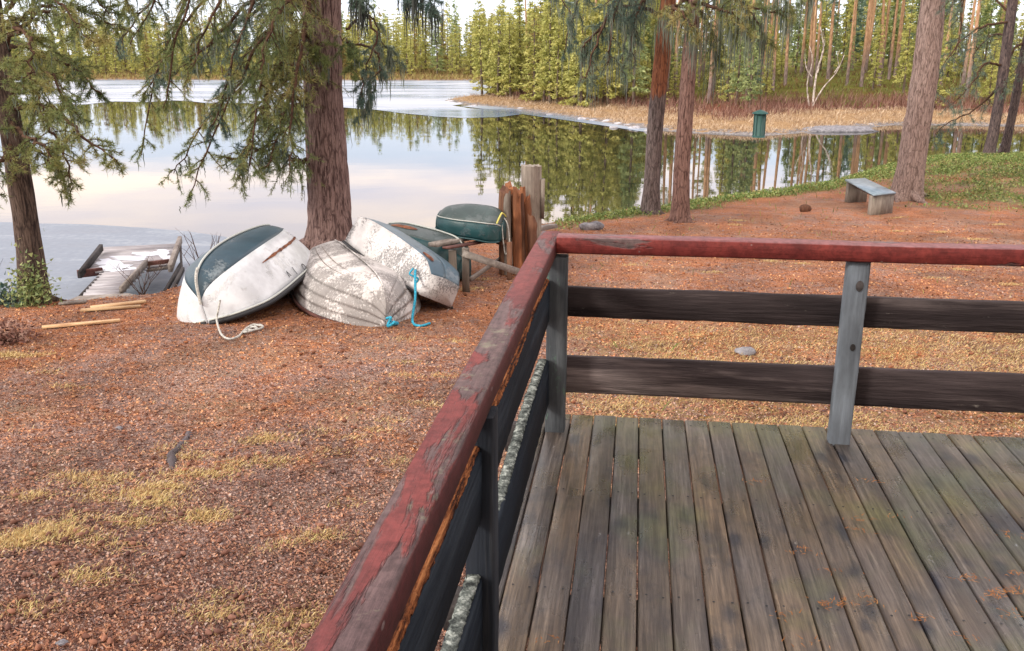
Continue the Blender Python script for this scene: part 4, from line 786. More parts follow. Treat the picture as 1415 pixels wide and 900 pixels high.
# leafless saplings
def sapling(px, py, hgt, label, n=9, spread=.35, seed=1, base=None, r=.006):
    rg = np.random.default_rng(seed); g_ = G(px, py) if base is None else base; t = thing('bare_sapling', label, 'shrub', g_); mb = MB()
    for k in range(n):
        a = rg.uniform(0, 6.28); sp = rg.uniform(.1, spread); hh = hgt*rg.uniform(.6, 1); P = np.array([[sp*math.cos(a)*s_**1.3+rg.normal()*.012, sp*math.sin(a)*s_**1.3, hh*s_] for s_ in np.linspace(0, 1, 7)])+g_; mb.tube(P, np.linspace(r, r*.25, 7), 4)
        for q in range(5):
            i = rg.integers(1, 6); d = np.array([rg.normal()*.5, rg.normal()*.5, .8])*hh*.25; mb.tube([P[i], P[i]+d*.5+rg.normal(size=3)*.01, P[i]+d], [r*.5, r*.35, r*.15], 3)
    mb.build('stems', M_twig, t); return t
sapling(283, 412, 1.15, 'bare leafless sapling standing behind the left boat', 10, .4, 3, base=np.array([-4.3, 12.5, .5]), r=.009)
sapling(190, 412, .6, 'low bare twigs growing in front of the gangway', 7, .45, 5, base=np.array([-4.6, 10.9, 1.05]))
sapling(0, 400, .8, 'thin bare twigs at the left edge beside the pine', 6, .3, 9, base=np.array([-6.1, 10.3, 1.1]))
def bush(px, py, size, label, seed, mat=M_ling, n=700):
    rg = np.random.default_rng(seed); g_ = G(px, py); t = thing('low_bush', label, 'shrub', g_); mb = MB()
    for k in range(n):
        p = rg.normal(size=3)*np.array(size)*.4; p[2] = abs(p[2]); d = rg.normal(size=3); d[2] = abs(d[2]); d *= .05/np.linalg.norm(d); s_ = np.cross(d, rg.normal(size=3))*.25; mb.add([g_+p-s_, g_+p+s_, g_+p+d], tri=[(0, 1, 2)], rnd=rg.random())
    mb.build('foliage', mat, t)
    mb = MB()
    for k in range(7): d = rg.normal(size=3)*np.array(size)*.4; d[2] = abs(d[2])+.05; mb.tube([g_, g_+d*.6, g_+d], [.008, .005, .003], 4)
    mb.build('stems', M_twig, t)
bush(2, 420, (.5, .3, .28), 'low dark bush at the left edge beside the pine foot', 4, M_needblue)
bush(0, 470, (.35, .25, .16), 'small brown heather clump at the left edge of the litter', 6, M_shrub)
bush(47, 424, (.30, .16, .60), 'green spruce seedling growing against the left pine trunk', 8, M_green)

# ------------------------------------------------------------ near trees
def trunk_mesh(base, pts, radii, seg=40, k=28, flare=1.35, seed=0):
    P = np.array(pts, float); t = np.linspace(0, 1, seg); kk = np.linspace(0, 1, len(P)); Q = np.stack([np.interp(t, kk, P[:, i]) for i in range(3)], 1); r = np.interp(t, kk, radii)
    h = Q[:, 2]-base[2]; r = r*(1+(flare-1)*np.exp(-np.maximum(h, 0)/.28)); mb = MB(); a = np.arange(k)/k*2*math.pi
    V = np.zeros((seg, k, 3)); 
    for j in range(k): V[:, j] = Q+np.stack([np.cos(a[j])*r, np.sin(a[j])*r, 0*r], 1)
    dirs = np.stack([np.cos(a), np.sin(a), 0*a], 1)[None]; nn = vnoise(V*np.array([6, 6, 2.]), seed)-.5; n2 = vnoise(V*np.array([22, 22, 4.]), seed+3)-.5
    fl = np.cos(a*5+seed)[None]*np.exp(-np.maximum(h, 0)/.22)[:, None]*.12
    V += dirs*(r[:, None, None]*(nn*.12+n2*.14+fl)[..., None])
    i = np.arange(seg-1)[:, None]*k; j = np.arange(k)[None]; j2 = (j+1) % k; mb.add(V.reshape(-1, 3), quad=np.stack([i+j, i+j2, i+k+j2, i+k+j], -1).reshape(-1, 4), rnd=.5); return mb
def cap_top(mb, k, apex=.0):
    V = mb.V[0]; r_ = V[-k:]; c_ = r_.mean(0)+[0, 0, apex]; return mb.add(np.vstack([r_, c_]), tri=[(k, j, (j+1) % k) for j in range(k)])
def root_flare(tree, b, r, seed):
    rg = np.random.default_rng(seed)
    for q in range(5):
        a = q*1.257+rg.uniform(-.35, .35); l = r*rg.uniform(2.0, 3.1); P = []
        for s_ in np.linspace(0, 1, 7):
            x_ = b[0]+math.cos(a+.3*s_)*(r*.55+l*s_*.75); y_ = b[1]+math.sin(a+.3*s_)*(r*.55+l*s_*.75); P.append((x_, y_, float(gz(x_, y_))+r*.75*(1-s_)**2.2-.035*s_))
        m_ = MB(); m_.tube(P, r*np.array([.42, .36, .29, .23, .17, .12, .06]), 8, cap=True); m_.build('surface_root', tree.children[0].data.materials[0], tree, smooth=True)
st0 = G(716, 377); stump = thing('broken_stump', 'tall rotten tree stump split into orange and brown splinters behind the green hull', 'stump', st0)
k_ = 0
for (px, ptop, wpx, mt) in ((696, 262, 11, M_brown), (703, 258, 10, M_orange), (708, 268, 9, M_brown), (714, 263, 9, M_orange), (721, 262, 9, M_orange), (700, 272, 8, M_greyz), (727, 276, 9, M_orange), (735, 300, 10, M_brown), (711, 280, 9, M_brown), (719, 275, 8, M_brown)):
    k_ += 1; Y = st0[1]+rng.uniform(-.12, .15); h_ = atY(px, ptop, Y)[2]; x_ = atY(px, 300, Y)[0]; wd = wpx/100
    m_ = MB(); z_ = np.linspace(st0[2]-.05, h_, 9); P = np.stack([x_+rng.normal(size=9)*.006+np.linspace(.02, 0, 9), np.full(9, Y)+rng.normal(size=9)*.006, z_], 1); m_ = trunk_mesh(st0-[0, 0, 5], P, wd*.70*np.array([1.2, 1.12, 1.1, 1.05, 1, 1, .98, .95, .85]), 22, 10, 1.0, k_)
    a_ = rng.uniform(0, 6.28); V_ = m_.V[0]; V_[:, 0] += 0; V_[-10:, 2] += .06*np.cos(np.arange(10)*.628+a_)+rng.normal(size=10)*.022; V_[-20:-10, 2] += .03*np.cos(np.arange(10)*.628+a_); cap_top(m_, 10, -.01); m_.build('splinter', mt, stump)
gp = thing('grey_post', 'thick weathered grey post standing above the rotten stump', 'post', (float(atY(734, 300, 12.55)[0]), 12.55, float(gz(.25, 12.55))))
m_ = MB(); ztop = atY(733, 229, 12.55)[2]; z_ = np.linspace(gp.location.z-.05, ztop, 12); P = np.stack([np.full(12, gp.location.x), np.full(12, 12.55), z_], 1)
m_ = trunk_mesh(P[0]-[0, 0, 5], P, np.full(12, .14), 26, 26, 1.0, 33); V_ = m_.V[0]; V_[-26:, 2] += rng.normal(size=26)*.008; cap_top(m_, 26, .004); m_.build('shaft', M_greyz, gp)
m_ = MB(); m_.box((gp.location.x+.155, 12.50, ztop-.45), (.05, .09, .55), jit=.004); m_.build('side_slat', M_greyz, gp)

def spline(P, n=14):
    P = np.array(P, float); t = np.linspace(0, 1, n); m_ = len(P); o_ = []
    for tt in t:
        i = min(int(tt*(m_-1)), m_-2); f = tt*(m_-1)-i; p0, p1, p2, p3 = P[max(i-1, 0)], P[i], P[i+1], P[min(i+2, m_-1)]
        o_.append(.5*(2*p1+(p2-p0)*f+(2*p0-5*p1+4*p2-p3)*f*f+(3*p1-p0-3*p2+p3)*f**3))
    return np.array(o_)
def bough(tree, pts, r0=.03, twigs=26, tl=.55, droop=.6, mat=M_need, beard=0, beard_len=.25, bmat=None, nl=.065, start=.15, ntuft=7, dens=15, side=1.0):
    S = spline(pts, 22); S[1:-1] += rng.normal(size=(20, 3))*.018; wood_ = MB(); wood_.tube(S, np.linspace(r0, r0*.2, 22), 6)
    C = []; Dv = []; hang = []
    T = np.gradient(S, axis=0); T /= np.linalg.norm(T, axis=1, keepdims=True)
    for k in range(twigs):
        u = start+(1-start)*(k+rng.random())/twigs; i = min(int(u*21), 20); p = S[i]+(S[i+1]-S[i])*(u*21-i); ax = T[i]
        sd_ = np.cross(ax, rng.normal(size=3)); sd_[2] *= .6; sd_ /= np.linalg.norm(sd_)+1e-9; d = ax*rng.uniform(.25, .8)+sd_*side; d /= np.linalg.norm(d); l = tl*rng.uniform(.45, 1.1)*(1.05-.55*u)
        q = [p]; dd = d.copy()
        for s_ in range(6):
            dd = dd+np.array([0, 0, -droop*.22])+rng.normal(size=3)*.13
            if s_ > 3: dd[2] += .22
            dd /= np.linalg.norm(dd); q.append(q[-1]+dd*l/6)
        q = np.array(q); wood_.tube(q, np.linspace(r0*.28, .0025, 7), 3)
        for s_ in range(1, 7):
            for b_ in range(2):
                sdd = dd*.5+rng.normal(size=3)*.6; sdd[2] -= droop*.35; sdd /= np.linalg.norm(sdd); sl = l*rng.uniform(.10, .30); e = q[s_]+sdd*sl
                if rng.random() < (.5 if s_ < 3 else .22): continue
                wood_.tube([q[s_], e], [.003, .0018], 3)
                for v_ in np.linspace(.35, 1, max(1, ntuft//3)): C.append(q[s_]+sdd*sl*v_); Dv.append(sdd+rng.normal(size=3)*.2)
            C.append(q[s_]); Dv.append(q[s_]-q[s_-1])
        hang += [q[i_] for i_ in range(1, 7)]
    C = np.array(C); Dv = np.array(Dv); Dv /= np.linalg.norm(Dv, axis=1, keepdims=True); nC = len(C)
    c = np.repeat(C, dens, 0); d0 = np.repeat(Dv, dens, 0); n_ = len(c); r_ = rng.normal(size=(n_, 3)); r_ /= np.linalg.norm(r_, axis=1, keepdims=True); d = d0*.75+r_*.85; d /= np.linalg.norm(d, axis=1, keepdims=True); ll = nl*rng.uniform(.7, 1.25, n_)
    c = c+d0*rng.uniform(-.04, .03, n_)[:, None]; s_ = np.cross(d, rng.normal(size=(n_, 3))); s_ /= np.linalg.norm(s_, axis=1, keepdims=True); s_ *= .0033
    V = np.stack([c-s_, c+s_, c+d*ll[:, None]], 1); f = MB(); cl = fbm(C*1.7, 5); rn = np.clip(np.repeat(cl*1.5-.3+rng.random(nC)*.35, dens)+rng.random(n_)*.15, 0, 1); f.add(V.reshape(-1, 3), tri=np.arange(n_*3).reshape(-1, 3), rnd=rn)
    br = wood_.build('branch', M_twig, tree); tag(sub('foliage', f, mat, br, tree), kind='stuff')
    if beard:
        bm = MB(); hang = np.array(hang)
        for k in range(beard):
            p = hang[rng.integers(len(hang))]+rng.normal(size=3)*.03; L_ = beard_len*rng.uniform(.3, 1.4); q = [p]; n4 = 5; wd = rng.uniform(.003, .010)
            sx = rng.normal(size=3); sx[2] = 0; sx /= np.linalg.norm(sx)
            for z_ in range(1, n4+1): q.append(p+np.array([0, 0, -L_*z_/n4])+rng.normal(size=3)*.006*np.array([1, 1, .3]))
            W = wd*np.array([.6, 1, .9, .7, .5, .1]); V = np.array([v for a_, w_ in zip(q, W) for v in (a_-sx*w_, a_+sx*w_)]); bm.add(V, quad=[(2*z_, 2*z_+1, 2*z_+3, 2*z_+2) for z_ in range(n4)], rnd=rng.random())
        tag(sub('beard_lichen', bm, bmat or M_beard, br, tree), kind='stuff')
def near_tree(label, base_px, top_px, rbase, rtop, mat, Y=None, H=11, flare=1.35, seed=0):
    b = G(*base_px); ptop = atY(top_px[0], top_px[1], b[1]); dirv = (ptop-b); dirv /= dirv[2]; pts = [b-dirv*.25, b+dirv*(ptop[2]-b[2])*.5, ptop, b+dirv*H]
    t = thing('pine_tree', label, 'tree', b); zz = [-.25, (ptop[2]-b[2])*.5, ptop[2]-b[2], H]; seg = 90; zt = np.linspace(-.25, H, seg); P = b+dirv*zt[:, None]; P[:, 0] += .04*np.sin(zt*.9+seed)-.04*math.sin(seed); rr = np.interp(zt, [0, ptop[2]-b[2], H], [rbase, rtop, rtop*.55])
    trunk_mesh(b, P, rr, seg, 30, flare, seed).build('trunk', mat, t, smooth=True); bpy.context.view_layer.update(); root_flare(t, b, rbase, seed); return t, b, dirv
def top_crown(tree, b, dirv, H, n, mat, r=2.6):
    for k in range(n):
        h_ = H*(.55+.45*k/n); a = rng.uniform(0, 6.28); p = b+dirv*h_; rr = r*(1.15-.6*k/n); bough(tree, [p, p+np.array([math.cos(a)*rr*.5, math.sin(a)*rr*.5, .25]), p+np.array([math.cos(a)*rr, math.sin(a)*rr, -.1])], .035, 18, .6, .3, mat, dens=7)
# A left
tA, bA, dA = near_tree('dark leaning pine at the far left edge, standing by the dock', (50, 418), (14, 150), .145, .115, M_barkA, seed=1)
YA = bA[1]
for pts in ([(14, 150, 0), (70, 150, -.3), (120, 195, -.6), (162, 222, -.7)], [(12, 130, 0), (60, 165, .2), (90, 215, .1), (100, 262, .1)], [(10, 90, 0), (60, 80, .4), (110, 100, .6), (140, 130, .6)],
            [(10, 60, 0), (50, 20, -.3), (90, 25, -.5), (130, 60, -.8)], [(8, 20, 0), (50, -30, .3), (110, -20, .5), (150, 20, .6)], [(16, 170, 0), (35, 190, -.5), (60, 200, -.8), (75, 230, -.9)],
            [(10, 100, 0), (-30, 120, -.3), (-50, 160, -.4), (-60, 200, -.5)], [(12, 140, 0), (30, 120, -.6), (50, 130, -1.0), (60, 160, -1.2)], [(10, 60, 0), (-20, 70, .3), (-40, 100, .4), (-50, 130, .5)],
            [(15, 200, 0), (5, 220, -.4), (-15, 240, -.6), (-25, 265, -.7)], [(12, 30, 0), (30, 40, -.6), (45, 70, -1.0), (40, 110, -1.2)], [(10, -10, 0), (40, -40, .3), (90, -60, .6), (200, -20, 1.0)], [(15, 180, 0), (40, 200, .3), (75, 225, .3), (90, 245, .4)]):
    bough(tA, [atY(x, y, YA+d) for x, y, d in pts], .028, 20, .42, .5, M_need if rng.random() < .85 else M_needblue, beard=25, beard_len=.14, dens=8, nl=.055)
for pts in ([(10, 40, 0), (60, 10, .5), (110, 15, .9), (165, 40, 1.0)], [(10, 110, 0), (45, 100, -.5), (75, 110, -.9), (95, 150, -1.1)], [(8, 0, 0), (40, -10, -.6), (80, 0, -1.0), (110, 40, -1.2)], [(12, 70, 0), (50, 60, 1.0), (90, 80, 1.5), (120, 100, 1.7)], [(10, -20, 0), (70, -40, 1.0), (130, -30, 1.6), (185, 10, 1.9)]):
    bough(tA, [atY(x, y, YA+d) for x, y, d in pts], .026, 22, .45, .5, M_need, beard=35, beard_len=.16, dens=8, nl=.055)
top_crown(tA, bA, dA, 11, 4, M_need)
# B big centre-left
tB, bB, dB = near_tree('thick reddish brown pine trunk rising behind the overturned boats', (457, 345), (453, 100), .335, .285, M_barkB, seed=2, flare=1.28)
YB = bB[1]
LB = ([(445, -160, 0), (380, -60, -.5), (330, 60, -1.0), (290, 190, -1.2)], [(445, -140, 0), (400, -40, -.8), (370, 60, -1.4), (345, 230, -1.6)], [(445, -180, 0), (330, -110, -.2), (260, 0, -.4), (225, 150, -.4)],
      [(440, -60, 0), (390, 10, -.6), (330, 110, -1.0), (262, 270, -1.3)], [(440, 30, 0), (400, 70, -.5), (360, 150, -.8), (330, 250, -.9)], [(440, -80, 0), (330, -40, .4), (250, 40, .7), (200, 130, .8)],
      [(435, 160, 0), (395, 130, -.4), (385, 190, -.7), (330, 215, -.9)], [(435, 215, 0), (410, 222, -.3), (375, 205, -.6), (320, 222, -.8)], [(440, -40, 0), (420, 40, -.9), (405, 130, -1.3), (400, 230, -1.5)],
      [(445, -120, 0), (310, -60, .8), (230, 60, 1.2), (195, 215, 1.3)], [(440, 80, 0), (370, 100, .3), (310, 140, .6), (240, 240, .7)], [(440, -100, 0), (360, -80, -1.0), (300, 10, -1.6), (260, 110, -1.8)],
      [(440, 10, 0), (350, 0, .5), (290, 60, .8), (230, 110, .8)], [(440, -20, 0), (380, 0, 1.0), (320, 40, 1.3), (270, 90, 1.4)], [(436, 120, 0), (410, 100, -.8), (395, 150, -1.1), (370, 230, -1.2)], [(440, -150, 0), (270, -130, .2), (190, -80, .4), (170, 20, .4)], [(440, -60, 0), (410, -20, -1.2), (380, 30, -1.8), (350, 120, -2.0)])
LB += ([(440, -120, 0), (330, -80, .3), (240, -30, .6), (180, 60, .6)], [(440, -90, 0), (300, -60, 1.2), (210, 0, 1.8), (160, 70, 2.0)], [(440, -30, 0), (400, 20, .6), (350, 60, 1.0), (310, 130, 1.2)], [(440, 60, 0), (410, 50, -.4), (380, 100, -.8), (360, 160, -.9)])
for i, pts in enumerate(LB):
    bough(tB, [atY(x, y, YB+d) for x, y, d in pts], .04, 34, .66, .95, M_need if i % 6 else M_needblue, beard=60, beard_len=.20, dens=10, nl=.055)
for i, pts in enumerate(([(480, 60, 0), (520, 70, -.2), (520, 105, -.4), (500, 160, -.5)], [(478, 40, 0), (510, 20, .2), (530, 60, .3), (545, 85, .3)], [(478, -10, 0), (520, 45, -.3), (505, 95, -.5), (500, 140, -.6)])):
    bough(tB, [atY(x, y, YB+d) for x, y, d in pts], .022, 12, .36, .9, M_needblue, beard=80, beard_len=.30, dens=11, start=.45)
for pts in ([(455, -100, 0), (540, -60, -1.0), (580, -20, -1.4), (600, 12, -1.5)], [(455, -120, 0), (530, -90, -.6), (560, -40, -1.0), (565, 0, -1.2)], [(455, -60, 0), (480, -30, -.6), (490, -10, -.8), (500, 5, -.9)]):
    bough(tB, [atY(x, y, YB+d) for x, y, d in pts], .02, 14, .35, .9, M_needblue, beard=110, beard_len=.42, bmat=M_beard_dark, dens=10, start=.55)
for pts in ([(440, 60, -.25), (440, 62, -.45), (442, 75, -.55), (446, 100, -.6)], [(470, 50, -.2), (482, 60, -.5), (486, 80, -.6), (484, 110, -.6)]):
    bough(tB, [atY(x, y, YB+d) for x, y, d in pts], .010, 12, .28, .8, M_need, beard=30, beard_len=.2, dens=12)
top_crown(tB, bB, dB, 12, 5, M_need, 3)
# C, D
tC, bC, dC = near_tree('grey pine with an orange bark patch, left of the close pair beyond the railing', (899, 296), (920, 30), .165, .155, M_barkC, seed=3, flare=1.4)
tD, bD, dD = near_tree('pinkish brown pine hung with lichen, right of the close pair beyond the railing', (940, 307), (950, 60), .165, .13, M_barkD, seed=4)
CD = [(tC, bC, [(918, -60, 0), (860, -20, -.6), (825, 60, -1.0), (808, 110, -1.1)]), (tC, bC, [(918, -90, 0), (880, -40, -.8), (850, 20, -1.2), (840, 90, -1.3)]), (tC, bC, [(918, -70, 0), (840, -50, .3), (800, 0, .5), (780, 70, .5)]),
      (tC, bC, [(918, -50, 0), (890, -30, .6), (870, 10, .9), (860, 100, 1.0)]), (tC, bC, [(918, -110, 0), (820, -100, -.4), (760, -40, -.6), (790, 20, -.7)]), (tC, bC, [(918, 20, 0), (860, 10, -.5), (820, 50, -.8), (805, 65, -.9)]), (tC, bC, [(918, -20, 0), (900, -10, -.7), (880, 20, -1.0), (870, 75, -1.1)])]
for t_, b_, pts in CD: bough(t_, [atY(x, y, b_[1]+d) for x, y, d in pts], .045, 22, .62, .9, M_needblue, beard=150, beard_len=.42, dens=8, nl=.08)
DD = [[(950, -40, 0), (1000, -20, -.4), (1040, 10, -.6), (1090, 18, -.6)], [(950, 5, 0), (985, 10, -.5), (1010, 20, -.8), (1030, 45, -.9)], [(950, -60, 0), (1010, -60, .5), (1060, -30, .8), (1100, 20, .8)], [(950, -20, 0), (1000, -10, .4), (1040, 20, .6), (1060, 60, .6)],
      [(950, 0, 0), (930, 10, -.6), (945, 20, -1.0), (960, 40, -1.1)], [(950, -80, 0), (1030, -80, -.8), (1090, -50, -1.2), (1120, -10, -1.3)], [(950, 10, 0), (970, 20, .8), (985, 50, 1.0), (990, 90, 1.1)]]
for pts in DD: bough(tD, [atY(x, y, bD[1]+d) for x, y, d in pts], .045, 22, .60, .8, M_need, beard=190, beard_len=.55, dens=9, nl=.08)
top_crown(tC, bC, dC, 12, 3, M_needblue); top_crown(tD, bD, dD, 12, 3, M_needblue)
# E, F, G right
tE, bE, dE = near_tree('broad pale leaning pine trunk right of the bench', (1252, 277), (1281, 40), .31, .275, M_barkE, seed=5, flare=1.3)
tF, bF, dF = near_tree('slim dark leaning pine near the right edge of the picture', (1364, 231), (1397, 20), .16, .15, M_barkF, seed=6)
tG, bG, dG = near_tree('dark leaning pine at the very right edge behind the slim one', (1384, 228), (1420, 60), .14, .12, M_barkF, seed=7)
for t_, b_, pts in ((tF, bF, [(1395, 30, 0), (1350, 40, -.6), (1310, 80, -1), (1290, 130, -1)]), (tF, bF, [(1395, 20, 0), (1350, -20, .4), (1310, 20, .6), (1290, 70, .7)]), (tF, bF, [(1385, 90, 0), (1360, 90, -.4), (1340, 120, -.6), (1310, 150, -.7)]), (tE, bE, [(1285, -60, 0), (1320, -50, -.5), (1330, 0, -.8), (1320, 80, -.9)]),
                    (tF, bF, [(1400, -20, 0), (1360, -60, -.5), (1330, -10, -.9), (1330, 50, -1.0)]), (tE, bE, [(1283, -50, 0), (1240, -60, -.5), (1190, -40, -.9), (1160, -5, -1.0)]), (tG, bG, [(1412, 60, 0), (1400, 70, -.6), (1390, 100, -.8), (1385, 130, -.9)]), (tF, bF, [(1393, 50, 0), (1370, 50, .8), (1345, 80, 1.2), (1350, 130, 1.3)]), (tF, bF, [(1380, 120, 0), (1350, 150, .5), (1310, 170, .8), (1290, 190, .8)])):
    bough(t_, [atY(x, y, b_[1]+d) for x, y, d in pts], .04, 16, .85, .55, M_needblue, beard=25, beard_len=.3, dens=6, nl=.11)
top_crown(tE, bE, dE, 13, 3, M_needblue)

# bird feeder
fY = 15.6; ft = atY(1051, 152, fY); fb = atY(1049, 190, fY); fh = ft[2]-fb[2]; fc = np.array([ft[0], fY, fb[2]])
fd = thing('bird_feeder', 'dark green lantern shaped bird feeder hanging before the water', 'bird feeder', fc)
m_ = MB(); a = np.arange(8)/8*2*math.pi
m_.tube([fc+[0, 0, .03], fc+[0, 0, fh*.86]], .085, 8, cap=True); m_.build('seed_tube', M_feedglass, fd)
m_ = MB(); m_.tube([fc+[0, 0, fh*.86], fc+[0, 0, fh*.9], fc+[0, 0, fh*.97], fc+[0, 0, fh]], [.135, .13, .06, .02], 10, cap=True); m_.build('roof', M_feeder, fd)
m_ = MB(); m_.tube([fc, fc+[0, 0, .03]], .11, 10, cap=True); m_.build('tray', M_feeder, fd)
for k in range(8):
    m_ = MB(); p = fc+[math.cos(a[k])*.098, math.sin(a[k])*.098, .02]; m_.tube([p, p+[0, 0, fh*.86]], .007, 4); m_.build('bar', M_feeder, fd)
m_ = MB(); m_.tube([fc+[0, 0, fh], atY(1052, 14, fY)+[0, 0, .1]], .004, 4); m_.build('hanging_wire', M_dark, fd)

# ------------------------------------------------------------ far trees
def conifer_mesh(h, R_, base_, seed, mats, dens=1.0, kind='spruce', cardsz=.27):
    rg = np.random.default_rng(seed); tr_ = MB(); P = np.array([[rg.normal()*.02*s_*h*.12, rg.normal()*.02*s_*h*.12, h*s_] for s_ in np.linspace(0, 1, 9)]); tr_.tube(P, np.linspace(.018*h*.6+.04 if kind != 'pine' else .155, .015, 9), 7)
    cr_ = MB(); V = []; rn = []
    nw = int((h*(1-base_))/.36)
    for w_ in range(nw):
        z_ = h*(base_+(1-base_)*(w_+rg.random()*.7)/nw); u = (z_/h-base_)/(1-base_)
        rad = R_*.86*((1-u)**.75 if kind == 'spruce' else (math.sin(math.pi*min(1, (u*.86+.12)))**.8)*(1.0))+.12
        for b_ in range(rg.integers(4, 7)):
            if rg.random() < (.10 if kind == 'spruce' else .34): continue
            a = rg.uniform(0, 6.28); rr = rad*rg.uniform(.55, 1.15); dr = (-.18 if kind == 'spruce' else .18); nC = max(4, int(rr*dens*34))
            end = np.array([math.cos(a)*rr, math.sin(a)*rr, dr*rr]); tr_.tube([np.array([0, 0, z_]), np.array([0, 0, z_])+end*.85], [.022, .008], 3)
            cb = rg.random()*.5+.25*rg.random()
            for c_ in range(nC):
                s_ = rg.uniform(.2, 1.0)**.7; p = np.array([0, 0, z_])+end*s_+rg.normal(size=3)*np.array([.13, .13, .09]); d = end/np.linalg.norm(end)+rg.normal(size=3)*.55; d /= np.linalg.norm(d); l = cardsz*rg.uniform(.5, 1.2); sd_ = np.cross(d, rg.normal(size=3)); sd_ /= np.linalg.norm(sd_); sd_ *= l*.24
                V += [p-d*l*.4-sd_*.5, p+sd_-d*.05, p+d*l*.7, p-sd_+d*.08]; rn.append(min(1, cb+rg.random()*.35))
    n_ = len(rn); cr_.add(np.array(V), quad=np.arange(n_*4).reshape(-1, 4), rnd=np.array(rn)); return tr_, cr_
KINDS = {}
def proto(key, h, R_, base_, seed, mat, kind='spruce', dens=1.0):
    tr_, cr_ = conifer_mesh(h, R_, base_, seed, None, dens, kind); t = tr_.build('trunk', M_ftrunk if kind == 'pine' else M_ftgrey); c = cr_.build('crown', mat); KINDS[key] = (t.data, c.data, h, cr_); bpy.data.objects.remove(t); bpy.data.objects.remove(c)
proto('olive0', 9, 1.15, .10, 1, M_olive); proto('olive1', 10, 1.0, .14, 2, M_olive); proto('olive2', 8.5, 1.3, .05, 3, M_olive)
proto('green0', 10, 1.3, .15, 4, M_green); proto('teal0', 11, 1.5, .2, 5, M_teal); proto('rust0', 9, 1.1, .12, 6, M_rust)
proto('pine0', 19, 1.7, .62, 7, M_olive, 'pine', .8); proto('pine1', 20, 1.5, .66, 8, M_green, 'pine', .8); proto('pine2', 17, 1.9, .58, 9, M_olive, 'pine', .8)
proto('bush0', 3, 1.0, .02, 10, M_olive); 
LAB = {'olive': 'narrow yellowish olive conifer', 'green': 'mid green conifer', 'teal': 'blue green conifer', 'rust': 'rusty tinted conifer', 'pine': 'tall pine with bare orange trunk', 'bush': 'knee high young conifer'}
def far_tree(key, x, y, s, where, group):
    md = KINDS[key]; lab = LAB[key[:-1]]; k_ = x/y
    if 'point' in group: where = ('standing at the tip of', 'on the left part of', 'on the middle of', 'on the inner end of', 'at the root of')[int(np.clip((k_+.09)/.045, 0, 4))]+(' the wooded point' if key[:-1] != 'pine' else ' the point')
    if 'near point' in group: where = 'seen '+('left of the grey pine', 'between the close pair of pines', 'just right of the lichen hung pine', 'above the bird feeder', 'left of the dead birch', 'between dead birch and leaning pine', 'behind the leaning pine', 'at the right edge')[int(np.digitize(k_, [.14, .185, .235, .275, .32, .38, .46]))]
    elif 'point' in group: pass
    elif 'open' in group: where = ('left of the dead birch', 'behind the dead birch', 'behind the leaning pale pine', 'at the far right')[int(np.clip((k_-.10)/.13, 0, 3))]
    else: where = ('on the far shore at the left edge', 'on the far shore behind the left branches', 'on the far shore near the big trunk', 'on the far shore beside the point')[int(np.clip((k_+.6)/.15, 0, 3))]
    if 'young' in group: where = 'small and young, '+where
    d_ = shore_d(np.array([x]), np.array([y]))[0]/(1 if 'point' in group or 'far' in group else 2.5); where += ', '+('front row', 'second row', 'third row', 'further back')[int(np.clip(d_/4-.6, 0, 3))]; group += ' '+where
    t = link(bpy.data.objects.new('conifer_tree' if key[:-1] != 'pine' else 'pine_tree', None)); tag(t, lab+' '+where, 'tree', group+', '+key[:-1]+' kind')
    t.location = (x, y, fz1(x, y)-.1); t.rotation_euler = (rng.normal()*.02, rng.normal()*.02, rng.uniform(0, 6.28)); t.scale = (s*rng.uniform(.9, 1.15),)*2+(s,)
    for nm, me in (('trunk', md[0]), ('crown', md[1])): o = link(bpy.data.objects.new(nm, me)); o.parent = t
placed = []
def ok(x, y, r):
    for a, b in placed:
        if (a-x)**2+(b-y)**2 < r*r: return False
    placed.append((x, y)); return True
# explicit pines whose stems show on the right-hand part of the point (base pixel on the photograph)
for px, py in ((822, 130), (843, 116), (858, 118), (877, 118), (932, 128), (985, 128), (1005, 124), (1032, 136), (1068, 126), (1180, 70), (1198, 90), (1215, 118), (1228, 110), (1240, 90), (1170, 118), (1085, 118), (1120, 120), (965, 120), (1300, 120), (1330, 120), (1190, 120)):
    d = ray(px, py); z = 1.0
    for _ in range(30):
        t = (z-EYE)/min(d[2], -.012); x, y = d[0]*t, d[1]*t
        if y > 110: y = 110.; x = d[0]/d[1]*110
        z = .7*z+.3*fz1(x, y)
    if shore_d(np.array([x]), np.array([y]))[0] > 4 and ok(x, y, .5): far_tree(random.choice(['pine0', 'pine1', 'pine2']), x, y, rng.uniform(.85, 1.15), 'rising behind the straw coloured shore', 'pines on the near point')
for k, (x_, y_) in enumerate(((9, 3), (13, 7), (11, -3), (17, 2), (15, -7), (20, 9), (23, 4), (8, -9), (2, -13), (-5, -14), (14, -13), (26, 12), (22, -3), (29, 18), (31, 9))):  # unseen pines added to keep sky light off deck and railing
    md = KINDS[('pine1', 'green0', 'pine0')[k % 3]]; t = thing('pine_tree', ('tall', 'dense', 'slender')[k % 3]+' pine added unseen to block sky light, near the cabin and its deck', 'tree', (x_, y_, 1.2), 'unseen pines added to block sky light round the cabin, '+('tall', 'dense', 'slender')[k % 3])
    t.scale = (1.5, 1.5, 1.1)
    for nm, me in (('trunk', md[0]), ('crown', md[1])): o = link(bpy.data.objects.new(nm, me)); o.parent = t
cab = thing('shade_cabin', 'unseen dark red timber cabin behind the deck', 'shade_cabin', dk(2.6, -4.72, -.7)); cab.rotation_euler = (0, 0, -TH); cab['_local'] = 1  # added out of view behind the camera to shade deck and railing
